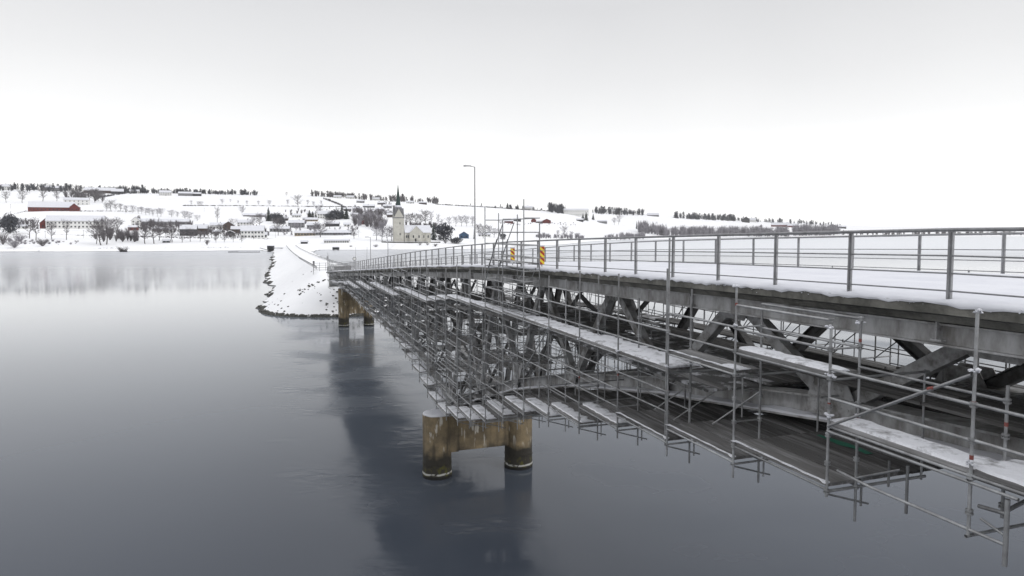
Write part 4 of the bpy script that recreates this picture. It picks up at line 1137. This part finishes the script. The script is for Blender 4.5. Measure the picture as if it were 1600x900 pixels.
# ---- trees
def bare_tree_mesh(seed, spread=.36, low=.22, bushy=0, nb=32, up=.75, tw=.0056):
    r = random.Random(seed); T = MB(); C = MB()
    def twigs(p, q, L, lev, rad):
        d = (q - p).normalized()
        C.tube(p, q, rad, rad*.5, n=3)
        n_ = 5 if lev == 0 else 4
        for i in range(n_):
            t_ = r.uniform(.25, 1.0); b = p.lerp(q, t_)
            dd = (d*.8 + Vector((r.gauss(0,.55), r.gauss(0,.55), r.gauss(.25,.4)))).normalized(); e_ = b + dd*L*r.uniform(.35,.7)
            if lev == 0: twigs(b, e_, L*.6, 1, rad*.5)
            else:
                s_ = dd.orthogonal().normalized()*tw; C.add([b - s_, b + s_, e_], [(0,1,2)])
    if bushy:
        for i in range(bushy):
            a = r.uniform(0, 2*pi); o = r.uniform(.15,.8); L = r.uniform(.7,1.0)
            twigs(Vector((0,0,0)), Vector((cos(a)*o*.7, sin(a)*o*.7, .72)).normalized()*L, L*.6, 0, .012)
    else:
        pts = [Vector((0,0,-.02))]; x = y = 0
        for i in range(1, 7):
            x += r.gauss(0,.018); y += r.gauss(0,.018); pts.append(Vector((x, y, .15*i)))
        for i in range(6): T.tube(pts[i], pts[i+1], .022*(1-i*.15), .022*(1-(i+1)*.15), n=5)
        for i in range(nb):
            z = low + (.9-low)*(i+r.random())/nb; k = min(int(z/.15), 5); b = pts[k].lerp(pts[k+1], (z-.15*k)/.15)
            f = (z-low)/(1-low); R = spread*(sin(pi*min(.92*f+.16, 1))**.6)*r.uniform(.75,1.2)
            a = i*2.4 + r.uniform(-.5,.5); e_ = b + Vector((cos(a)*R, sin(a)*R, R*r.uniform(up*.6, up*1.5)*(1 if f > .2 else .6)))
            twigs(b, e_, R*.95, 0, .010*(1-f*.5))
    mz = max(v[2] for v in C.v)
    for q in (T, C): q.v = [(a/mz, b/mz, c/mz) for a, b, c in q.v]
    if not T.v: T.tube((0,0,-.02),(0,0,.1), .03, .02, n=5)
    return T, C
BARE = []
for i in range(5):
    T, C = bare_tree_mesh(100+i, spread=(.30,.36,.33,.40,.28)[i], low=(.2,.25,.3,.22,.18)[i], up=(.9,.7,.8,.6,1.0)[i]); BARE.append((T.mesh('trunk', M['bark']), C.mesh('crown', M['twig'])))
TALL = []
for i in range(3):
    T, C = bare_tree_mesh(200+i, spread=.22, low=.3, nb=22, up=1.0); TALL.append((T.mesh('trunk', M['bark']), C.mesh('crown', M['twig'])))
BUSH = []
for i in range(3):
    T, C = bare_tree_mesh(300+i, bushy=34); BUSH.append((T.mesh('stem', M['bark']), C.mesh('crown', M['twig'])))
def spruce_mesh(seed, rad=.22):
    r = random.Random(seed); T = MB().tube((0,0,-.03),(0,0,.95), .022, .004, n=5); C = MB()
    for i in range(420):
        z = .06 + .92*(r.random()**1.25); R = rad*(1-z)**.85 + .012; a = r.uniform(0, 2*pi); L = R*r.uniform(.65,1.15)
        base = Vector((0,0,z)); tip = Vector((cos(a)*L, sin(a)*L, z - .05 - .18*L)); sd = Vector((-sin(a), cos(a), 0))*(.018+.05*L*3)*.6
        mid = base.lerp(tip, .6)
        C.add([base, mid+sd, tip, mid-sd+Vector((0,0,-.015))], [(0,1,2),(0,2,3)])
    return T.mesh('trunk', M['bark']), C.mesh('crown', M['spruce'])
SPR = [spruce_mesh(i, .20+.03*i) for i in range(3)]
def round_mesh(seed):
    r = random.Random(seed); T = MB().tube((0,0,-.03),(0,0,.5), .04, .02, n=6); C = MB()
    for i in range(1500):
        v = Vector((r.gauss(0,1), r.gauss(0,1), r.gauss(0,1))).normalized()*(r.random()**.4)
        k = 1 + .18*sin(v.x*5+seed)*sin(v.y*4) + .12*sin(v.z*7)
        c = Vector((v.x*.5*k, v.y*.5*k, max(.02, .5 + v.z*.48*k))); s_ = .042
        o = [c + Vector((r.gauss(0,s_), r.gauss(0,s_), r.gauss(0,s_))) for _ in range(3)]; C.add(o, [(0,1,2)])
    return T.mesh('trunk', M['bark']), C.mesh('crown', M['forest'])
RND = [round_mesh(i) for i in range(2)]
KIND = {'bare': (BARE, 'bare_tree', 'tree', None), 'frost': (BARE, 'bare_tree', 'tree', 'frost'), 'tall': (TALL, 'bare_tree', 'tree', None), 'tallfrost': (TALL, 'bare_tree', 'tree', 'frost'),
        'bush': (BUSH, 'bush', 'bush', None), 'frostbush': (BUSH, 'bush', 'bush', 'frost'), 'spruce': (SPR, 'spruce_tree', 'tree', None), 'round': (RND, 'evergreen_tree', 'tree', None)}
rt = random.Random(77)
def tree(px, py, hp, kind, label, group=None, wide=1.0):
    p, Y = place(px, py, .3); h_ = hp*Y/F; lib, nm, cat, ov = KIND[kind]
    T, C = rt.choice(lib); e = empty(nm, p, rt.uniform(0, 6.28), label=label, category=cat)
    if group: e['group'] = group
    sc = h_; wsc = wide*rt.uniform(.92, 1.1)
    mw = Matrix.Diagonal((sc*wsc, sc*wsc, sc, 1))
    inst(T.name.split('.')[0], T, e, mw); inst('crown', C, e, mw, m=M['frost'] if ov else None)
ORD = ['first','second','third','fourth','fifth','sixth','seventh','eighth','ninth','tenth','eleventh','twelfth','thirteenth','fourteenth','fifteenth','sixteenth','seventeenth','eighteenth']
def row(items, kind, what, group, wide=1.0):
    items = sorted(items)
    for i, it in enumerate(items):
        k = it[3] if len(it) > 3 else kind
        tree(it[0], it[1], it[2], k, '%s from left %s' % (ORD[i], what), group, wide)
row([(8,318,20),(33,318,23),(65,316,26),(87,316,19)], 'bare', 'of the bare trees on the slope above the long red barn', 'bare trees above the long red barn')
row([(112,312,20),(122,311,22),(137,318,22),(147,318,24),(152,316,20),(158,318,20)], 'bare', 'of the bare trees behind the white house near the barn', 'bare trees behind the white house', 1.2)
row([(165,331,14),(172,332,21),(180,330,12),(187,331,13)], 'bare', 'of the bare trees right of the long red barn', 'bare trees right of the red barn')
row([(195.5,334,13),(206,334,13),(215,335,12),(220,335,12),(227,337,13),(232,337,12),(238,339,12),(245,339,13),(250,340,15),(267,341,14),(276,341,11),(288,344,16),(295,345,16),(307,346,12)], 'frost', 'in the row of small trees below the big field', 'row of small trees along the big field', 1.15)
row([(298,321,8),(309,322,8),(313,322,8),(346,320,9),(359,318,6),(371,320,6),(385,321,7),(403,322,8),(420,322,9)], 'frost', 'of the little trees along the upper field road', 'little trees along the upper field road', 1.1)
row([(449,322,10),(480,322,9),(489,323,8),(501,322,8)], 'frost', 'of the little frosted trees around the big lone tree', 'little frosted trees around the lone tree')
tree(465, 325, 22, 'bare', 'big lone bare tree on the open hill above the causeway', wide=1.2)
tree(447, 307, 8, 'frost', 'little lone tree on the skyline above the big lone tree')
tree(338.5, 349, 28, 'tall', 'tall bare tree standing alone in the middle of the left village', wide=.8)
tree(378, 338, 16, 'frost', 'frosted tree at the left end of the low brown farm building')
tree(363, 357, 18, 'frost', 'frosted tree behind the tall brown gable house')
tree(498, 340, 22, 'frost', 'frosted tree left of the white village house above the hall')
tree(405, 356, 25, 'bare', 'bare tree behind the big white villa to its right', wide=.9)
tree(395, 356, 21, 'frost', 'frosted tree directly behind the roof of the big white villa')
tree(434, 368, 33, 'bare', 'bare tree in front of the two grey houses right of the villa', wide=.8)
row([(45,373,34,'tall'),(55,376,38,'tall'),(80,374,30,'bare'),(103,375,36,'tall')], 'tall', 'of the bare trees in front of the white apartment row', 'bare trees in front of the white apartment row')
tree(22, 387, 17, 'frostbush', 'wide frosted bush on the shore at the far left', wide=1.9)
tree(4, 382, 24, 'bush', 'bush cut off by the left edge near the shore', wide=1.3)
tree(66, 385, 15, 'bush', 'bare bush on the shore between the left edge and the tall trees', wide=1.5)
tree(30, 378, 16, 'frostbush', 'frosted bush just above the wide shore bush at far left', wide=1.6)
tree(15, 364, 31, 'round', 'dark round evergreen by the left edge below the field', wide=.8)
tree(28, 358, 18, 'frost', 'small frosted tree touching the dark evergreen at the left edge', wide=1.2)
row([(150,381,32,'bare'),(157,383,44,'bare'),(166,382,46,'bare'),(183,373,36,'bare'),(191,378,20,'bush'),(204,376,18,'bush'),(226,381,38,'bare')], 'bare', 'in the big clump of bare trees at the left shore', 'big clump of bare trees at the left shore', 1.15)
row([(240,381,44),(248,376,30),(268,379,32),(284,379,22),(297,377,24)], 'bare', 'of the shore trees in front of the black wooden house', 'shore trees in front of the black wooden house', 1.1)
row([(323,383,11,'bush'),(337,379,17),(350,379,17),(364,379,18),(377,379,15),(312,377,20),(330,372,22),(344,370,22)], 'bare', 'of the small shore trees left of the big white villa', 'small shore trees left of the white villa')
tree(419, 346, 22, 'spruce', 'tall dark spruce between the low brown farm building and the dark thicket', wide=1.2)
row([(427,346,13,'round'),(433,349,17,'round'),(439,350,12,'round')], 'round', 'of the dark evergreen thicket beside the tall spruce', 'dark evergreen thicket beside the tall spruce')
row([(483,341,12),(488,341,10),(493,342,9)], 'spruce', 'of the three small spruces by the ochre house', 'three small spruces', 1.6)
row([(515,345,12,'round'),(525,344,16,'round'),(534,343,22,'spruce'),(541,344,20,'spruce')], 'spruce', 'of the dark trees right of the white village house', 'dark trees in the middle of the village', 1.3)
tree(500, 371.5, 27, 'bare', 'large spreading bare tree in front of the long low hall', wide=1.35)
tree(515, 358, 20, 'bare', 'bare tree behind the long low hall near the black house', wide=1.2)
tree(491, 369, 18, 'frost', 'frosted small tree left beside the spreading tree at the hall', wide=1.1)
tree(462, 362, 15, 'frost', 'frosted tree in front of the grey two storey house', wide=1.3)
tree(553, 373.5, 21, 'bare', 'round bare tree at the right end of the long low hall', wide=1.3)
row([(588,375,24),(597,376,26),(605,376,24),(612,376,26),(618,374,18)], 'frost', 'of the big frosted trees just left of the church', 'frosted trees left of the church', 1.2)
row([(635,353,20),(642,352,21),(649,353,22),(657,352,20),(664,352,26)], 'bare', 'of the bare trees behind the church roof', 'bare trees behind the church', 1.1)
row([(674,353,26),(684,354,22),(690,355,14)], 'tallfrost', 'of the thin frosted trees right behind the church', 'thin frosted trees right behind the church')
tree(677, 375, 29, 'spruce', 'dark spruce touching the right end of the church', wide=.95)
tree(693, 375.5, 28, 'round', 'large dark round evergreen right of the church', wide=1.05)
row([(702,354,17),(712,354,18),(721,354,19),(729,354,18),(738,354,17)], 'frost', 'in the row of frosted trees above the dark round evergreen', 'row of trees on the field right of the church')
tree(741, 374, 21, 'spruce', 'slim dark spruce right of the street lamp', wide=.35)
row([(748,369,22,'bare'),(755,373,25,'bare'),(764,370,20,'frost'),(772,371,18,'frost'),(781,371,15,'frost'),(786,374,10,'round')], 'bare', 'of the trees around the low white lakeside house', 'trees around the low white house')
row([(656,383,4.5),(668,383,4.5),(680,385,6),(696,380,7),(713,380,10,'round'),(706,379,7),(587,386,6,'frostbush'),(548,386,4)], 'bush', 'of the low bushes on the bank below the church', 'low bushes on the bank below the church', 1.9)
tree(882, 372, 21, 'frost', 'tall frosted tree rising from the hedge on the right shore', wide=1.0)
tree(904, 373, 11, 'frost', 'small frosted tree at the right end of the short hedge', wide=1.0)
row([(872,371,13),(893,372,12)], 'frost', 'of the two trees beside the tall frosted hedge tree', 'two trees beside the tall hedge tree')
row([(752,319,5),(793,327,10),(809,328,9),(735,319,4)], 'spruce', 'of the tiny spruces on the skyline around the lamp and tower', 'tiny skyline spruces', 1.5)
row([(911,345,12),(916,345,14),(927,344,10)], 'spruce', 'of the spruces below the white apartment block', 'spruces below the white apartment block', 1.5)
row([(960,352,13),(967,351,17)], 'frost', 'of the two frosted trees on the right snowfield', 'two frosted trees on the right snowfield')
tree(995, 358, 13, 'spruce', 'slim lone spruce at the start of the right tree belt', wide=.6)

# woods and hedges that read as one mass
def clump(r, h_, dense, con):
    vs = []; fs = []
    n_ = dense
    for i in range(n_):
        if con:
            z = r.random(); R = .24*(1-z)+.02; a = r.uniform(0,6.28); c = Vector((cos(a)*R*r.random(), sin(a)*R*r.random(), z)); s_ = .07
            t3 = [c + Vector((r.gauss(0,s_), r.gauss(0,s_), r.gauss(-.02,s_))) for _ in range(3)]
        else:
            a = r.uniform(0,6.28); b = Vector((0,0,r.uniform(0,.35))); R = r.uniform(.1,.36); t_ = Vector((cos(a)*R, sin(a)*R, r.uniform(.45,1.0)))
            m_ = b.lerp(t_, r.uniform(.3,.8)); w_ = Vector((-sin(a), cos(a), 0))*.011
            t3 = [b.lerp(t_, .1) - w_, b.lerp(t_, .1) + w_, t_] if i % 3 else [m_ - w_*2, m_ + w_*2, t_]
            if i % 4 == 0: t3 = [b*.0 - Vector((.02,0,0)), Vector((.02,0,0)), m_]
        o = len(vs); vs += t3; fs.append((o,o+1,o+2))
    return np.array([tuple(v) for v in vs])*h_, fs
CL = {(c, i): clump(random.Random(i+50*c), 1, 90 if c else 130, c) for c in (0,1) for i in range(5)}
def wood(name, line, count, hpx, spread, mname, con_share, seed, hvar=.5, wide=1.25):
    r = random.Random(seed); V = []; Fc = []; n0 = 0
    xs_ = [a for a, b in line]
    for i in range(count):
        t_ = r.random(); x = xs_[0] + (xs_[-1]-xs_[0])*t_; y = interp(x, line) + r.uniform(-spread, spread)
        p, Y = place(x, y, .5); hh = hpx*Y/F*r.uniform(1-hvar, 1+hvar)
        c = 1 if r.random() < con_share else 0; v, f = CL[(c, r.randrange(5))]
        wv = wide*r.uniform(.8,1.3); V.append(v*np.array([hh*wv, hh*wv, hh]) + np.array(p)); Fc += [(a+n0,b+n0,d+n0) for a,b,d in f]; n0 += len(v)
    me = bpy.data.meshes.new(name); me.from_pydata(np.concatenate(V).tolist(), [], Fc); me.materials.append(M[mname]); me.update()
    o = bpy.data.objects.new(name, me); COL.objects.link(o); o['kind'] = 'stuff'
    return o
wood('ridge_wood', [(-40,297),(230,301)], 130, 9, 2.5, 'forest', .25, 1)
wood('ridge_wood', [(-40,291),(60,292)], 30, 8, 3, 'forest', .5, 15)
wood('ridge_wood', [(170,301),(400,305)], 210, 6, 1.0, 'forest', .45, 2)
wood('ridge_wood', [(486,307),(557,310)], 50, 8, 1, 'twig', .2, 3)
wood('ridge_wood', [(560,312),(684,318)], 60, 8, 1, 'twig', .3, 4)
wood('ridge_wood', [(770,325),(850,329)], 26, 5, 1, 'forest', .3, 5)
wood('ridge_wood', [(858,331),(884,334)], 34, 11, 2, 'forest', .3, 6)
wood('ridge_wood', [(925,333),(1005,336)], 70, 8, 2, 'forest', .35, 7)
wood('ridge_wood', [(1055,341),(1150,345)], 110, 7, 1, 'forest', .8, 8)
wood('ridge_wood', [(1150,345),(1300,352)], 90, 5, 1, 'forest', .6, 9)
wood('village_wood', [(546,343),(600,352)], 40, 13, 9, 'twig', .12, 10)
wood('village_wood', [(546,343),(604,354)], 40, 12, 9, 'frost', .0, 50)
wood('village_wood', [(210,356),(300,362)], 60, 10, 6, 'twig', .1, 11)
wood('village_wood', [(100,312),(160,312)], 40, 9, 5, 'twig', .1, 12)
wood('village_thicket', [(300,366),(372,370)], 50, 7, 4, 'twig', .1, 22)
wood('village_thicket', [(140,372),(215,374)], 26, 13, 5, 'twig', .05, 23)
wood('village_thicket', [(440,336),(620,330)], 70, 4.5, 7, 'twig', .2, 24)
wood('village_thicket', [(440,362),(560,362)], 50, 5, 6, 'frost', .1, 25)
wood('village_thicket', [(255,362),(420,366)], 60, 6, 4, 'twig', .1, 31)
wood('village_thicket', [(0,352),(60,356)], 30, 9, 5, 'twig', .2, 32)
wood('village_thicket', [(0,378),(120,382)], 40, 4, 3, 'frost', .0, 33, wide=2)
wood('village_thicket', [(560,334),(614,338)], 40, 7, 5, 'frost', .2, 34)
wood('village_thicket', [(400,345),(480,350)], 36, 6, 4, 'frost', .2, 35)
wood('village_thicket', [(630,355),(700,357)], 36, 8, 2, 'twig', .1, 36)
wood('ridge_wood', [(590,322),(620,326)], 26, 4, 4, 'twig', .3, 37)
wood('hedge', [(838,371.5),(912,373)], 60, 7, 1, 'frost', .0, 13)
wood('hedge', [(945,373),(1010,373)], 60, 8, 1.5, 'frost', .0, 14)
wood('tree_belt', [(998,362),(1040,367)], 60, 13, 2, 'frost', .0, 16)
wood('tree_belt', [(1040,368),(1235,368.5)], 210, 12, 1.3, 'frost', .05, 17)
wood('tree_belt', [(1240,367.5),(1310,367)], 90, 13, 1, 'frost', .0, 18)
wood('tree_belt', [(1310,367),(1800,367)], 160, 6, 1, 'twig', .1, 19)
wood('roadside_scrub', [(285,322),(560,325)], 520, 1.3, .2, 'twig', 0, 20, wide=3)
wood('roadside_scrub', [(680,320),(860,331)], 420, 1.5, .25, 'twig', 0, 26, wide=3)
wood('roadside_scrub', [(0,366),(420,374)], 460, 1.4, .4, 'twig', 0, 21, wide=3)
wood('roadside_scrub', [(0,342),(40,331),(210,332)], 200, 1.3, .3, 'twig', 0, 41, wide=3)
wood('roadside_scrub', [(505,312),(530,322),(548,332)], 120, 2.6, .6, 'twig', 0, 42, wide=2)
wood('roadside_scrub', [(0,389),(420,386)], 260, 1.0, .8, 'twig', 0, 43, wide=2.5)
wood('roadside_scrub', [(150,312),(190,304),(230,301)], 120, 2.5, .8, 'forest', .2, 44, wide=2)
wood('field_scrub', [(780,350),(900,352)], 70, 2.0, 2.5, 'frost', 0, 27, wide=2)

# ---- shore details
def jetty():
    p, Y = place(380, 393, 0); p = Vector(((380-800)/FW*585, 585, .0)); e = empty('jetty', p, radians(6), label='long low snowy jetty floating off the left shore', category='jetty')
    mb = MB().box(-13, 13, -1.2, 1.2, -.2, .5); mb.build('deck', M['black_paint'], e)
    MB().box(-12.9, 12.9, -1.15, 1.15, .504, .75).build('snow_cover', M['snow'], e)
    MB().box(-14, -6, 3, 5, -.2, .9).build('side_float', M['grey_paint'], e)
jetty()
def tower_hut():
    Y = 600; p = Vector(((422-800)/FW*Y, Y, 0)); e = empty('bathing_platform', p, 0, label='dark boarded diving platform on posts at the root of the causeway', category='platform')
    u = Y/F
    MB().box(-4.5*u, 4.5*u, -2, 2, 2.2, 5.2).build('cabin', M['black_paint'], e)
    MB().box(-5*u, 5*u, -2.3, 2.3, 5.2, 5.6).build('roof', M['snow'], e)
    for x in (-3.4, -1.2, 1.2, 3.2):
        for y in (-1.6, 1.6): MB().box(x*u-.3, x*u+.3, y-.2, y+.2, -1, 2.2).build('post', M['black_paint'], e)
    MB().box(-3*u, 3*u, -1, 1, .1, 2.2).build('lower_boarding', M['black_paint'], e)
    MB().box(4.8*u, 19*u, -1, 1, 3.0, 3.5).build('gangway', M['grey_paint'], e)
    MB().box(4.8*u, 19*u, -.95, .95, 3.504, 3.75).build('snow_cover', M['snow'], e)
    MB().beam((-5*u,0,1.6), (-17*u,0,3.4), rect(.4,1.6), (0,1,0)).build('gangway', M['grey_paint'], e)
tower_hut()
def brush():
    p = Vector(((191-800)/FW*596, 596, .2)); e = empty('fallen_branches', p, 0, label='heap of dark fallen branches at the left water edge', category='branches')
    r = random.Random(3); mb = MB()
    for i in range(60):
        a = r.uniform(-pi, pi); L = r.uniform(2, 6.5)
        mb.tube((r.uniform(-2,2), r.uniform(-1,1), 0), (cos(a)*L*1.1, sin(a)*L*.4, r.uniform(1.5,5.2)), .16, .05, n=4)
    mb.build('branches', M['bark'], e)
    MB().box(-2.6,2.6,-1.4,1.4,-.5,1.0).build('raft', M['black_paint'], e)
brush()
def small_raft():
    Y = 640; p = Vector(((524-800)/FW*Y, Y, 0)); e = empty('boathouse', p, 0, label='little dark boathouse standing in the bay right of the causeway', category='boathouse')
    MB().box(-2.7, 2.7, -2, 2, .8, 3.1).build('wall', M['black_paint'], e)
    MB().box(-3.2, 3.2, -2.4, 2.4, 3.1, 3.5).build('roof', M['snow'], e)
    for x in (-2.2, 2.2):
        for y in (-1.6, 1.6): MB().box(x-.15, x+.15, y-.15, y+.15, -1, .8).build('post', M['black_paint'], e)
small_raft()
def hut():
    house('hut', 'hut', 252.5, 263, 374, 380, 'grey_paint', 'small grey hut on the open shore below the trees', roof_frac=.4, wins=(2,1), chim=0, door=False)
    p, Y = place(119, 378, 0); e = empty('picnic_table', p, .2, label='dark picnic table alone on the snowy shore lawn', category='picnic table')
    MB().box(-1.8,1.8,-.7,.7,1.2,1.35).build('table_top', M['brown_paint'], e)
    for y in (-1.3, 1.3): MB().box(-1.8,1.8,y-.25,y+.25,.65,.75).build('seat', M['brown_paint'], e)
    for x in (-1.3, 1.3): MB().box(x-.12,x+.12,-1.4,1.4,.45,.55).box(x-.1,x+.1,-.3,.3,-.3,1.2).build('leg', M['brown_paint'], e)
    p, Y = place(203, 376.5, 0); e = empty('notice_board', p, 0, label='dark notice board on a post among the big left shore trees', category='notice board')
    MB().box(-1.6,1.6,-.1,.1,3.6,5.2).build('board', M['black_paint'], e); MB().box(-.15,.15,-.15,.15,-.5,3.6).build('post', M['bark'], e)
hut()

pm_ = MB().tube((0,0,-.5),(0,0,8.5), .13, .09, n=6); pm_.box(-.9,.9,-.06,.06,7.6,7.8)
ppm = pm_.mesh('telegraph_pole', M['bark'])
for px_, py_, where in ((15,327,'on the slope left of the long red barn'),(70,373,'in front of the left end of the white apartment row'),(130,372,'in front of the right half of the white apartment row'),(176,371,'inside the big clump of shore trees'),
                        (215,372,'right of the small red shed'),(258,371,'behind the small grey shore hut'),(305,370,'in front of the brown house beside the black one'),(352,370,'in front of the small black shed'),(396,375,'in front of the big white villa'),
                        (318,333,'alone on the lower edge of the big field'),(560,371,'at the right end of the long low hall'),(430,372,'between the villa and the causeway road')):
    p_, Y_ = place(px_, py_, .2)
    o_ = inst('telegraph_pole', ppm, None, Matrix.Translation(p_)); o_['category'] = 'pole'; o_['group'] = 'wooden line poles on the far shore'; o_['label'] = 'thin wooden line pole ' + where

# ---- causeway furniture
def cw(s, d): 
    p = P(s, DM + d, H); p.z = mound(s, d); return p
gp = MB().tube((0,0,-.2),(0,0,.75), .07, n=6); gp.tube((0,0,.75),(0,0,.85), .05, .01, n=6)
gme = gp.mesh('guard_post', M['rail'])
def guardrail(d, s_a, s_b, label):
    e = empty('guardrail', cw(s_a, d), 0, label=label, category='guardrail'); off = e.location.copy(); mb = MB(); s = s_a; prev = None
    while s < s_b:
        q = cw(s, d) - off + Vector((0,0,.65)); o = inst('post', gme, e, Matrix.Translation(cw(s, d) - off))
        if prev is not None: mb.beam(prev, q, rect(.3, .06), VDIR)
        prev = q; s += 4.0 if s < 320 else 8.0
    mb.build('rail', M['rail'], e)
guardrail(-4.3, 176, 700, 'steel guardrail along the left edge of the snowy causeway road')
guardrail(4.3, 172, 700, 'steel guardrail along the right edge of the snowy causeway road')
def sign(s, d, h_, shape, label, dark=True):
    p = cw(s, d); e = empty('road_sign', p, .2, label=label, category='road sign'); MB().tube((0,0,-.2),(0,0,h_), .05, n=8).build('post', M['pole'], e)
    m = M['grey_paint'] if not dark else M['black_paint']
    if shape == 'disc': 
        MB().tube((0,-.06,h_),(0,-.02,h_), .45, n=20, cap=True).build('sign_plate', m, e)
        MB().tube((0,-.066,h_),(0,-.061,h_), .34, n=20, cap=True).build('sign_face', M['white_paint'], e)
    else: MB().box(-.22,.22,-.05,-.02,h_-1.2,h_).build('sign_plate', m, e)
sign(173, 4.6, 2.6, 'disc', 'round road sign right of the steel barrier frame on the causeway')
sign(176, -5.0, 2.4, 'board', 'tall narrow dark sign at the left post of the barrier frame')
sign(215, 1.0, 2.6, 'board', 'narrow grey sign standing alone on the snowy causeway road', dark=False)
sign(152, 4.8, 2.6, 'disc', 'round road sign behind the small distant scaffold tower')
def barrier():
    e = empty('barrier_frame', cw(168, -1), 0, label='pale scaffold frame barrier closing the end of the causeway road', category='barrier'); off = e.location.copy()
    for s, d in ((166,-5.6),(166,-4.2),(169,-5.4),(172,3.6),(172,5.6),(166,-2.8)):
        q = P(s, DM+d, H); z = road_z(CW0); MB().tube(Vector((q.x,q.y,z-1.5))-off, Vector((q.x,q.y,z+1.9))-off, .06, n=6).build('standard', M['pole'], e)
    for h_ in (.2, .75, 1.3, 1.8):
        for (a, b) in (((166,-5.6),(166,-2.8)), ((166,-2.8),(172,3.6)), ((172,3.6),(172,5.6))):
            A = P(a[0], DM+a[1], H); B = P(b[0], DM+b[1], H); z = road_z(CW0) + h_
            MB().tube(Vector((A.x,A.y,z))-off, Vector((B.x,B.y,z))-off, .045, n=6).build('ledger', M['pole'], e)
    e2 = empty('stacked_planks', cw(170, 1.5), .3, label='dark stack of planks lying behind the barrier frame', category='planks')
    for i in range(4): MB().box(-2, 2, -.8+.1*i, .7, .1+.22*i, .28+.22*i).build('plank', M['plank'], e2)
barrier()
for i, (px_, d_) in enumerate(((497,6.5),(511.5,6.5))):
    s_ = (186, 162)[i]; p = cw(s_, 6.2); e = empty('thin_pole', p, .0, label=('thin dark pole on the causeway bank left of the bridge end' , 'thin dark pole closest to the left end of the bridge railing')[i], category='pole')
    MB().tube((0,0,-.3),(.15,0,6.5), .06, .04, n=6).build('pole', M['pole'], e); MB().tube((.15,0,6.5),(.15,0,6.75), .05, .02, n=6).build('cap', M['pole'], e)

# ---- thin winter haze
hz = MB().box(-4500, 4500, -60, 4600, -8, 200).build('haze', M['snow'], kind='stuff')
hm = bpy.data.materials.new('haze'); hm.use_nodes = True; t = hm.node_tree; t.nodes.clear()
vo = N(t, 'ShaderNodeVolumePrincipled'); vo.inputs['Color'].default_value = (1, 1, 1, 1); vo.inputs['Density'].default_value = .00005
vo.inputs['Anisotropy'].default_value = .2
om = N(t, 'ShaderNodeOutputMaterial'); t.links.new(vo.outputs[0], om.inputs['Volume'])
hz.data.materials.clear(); hz.data.materials.append(hm)
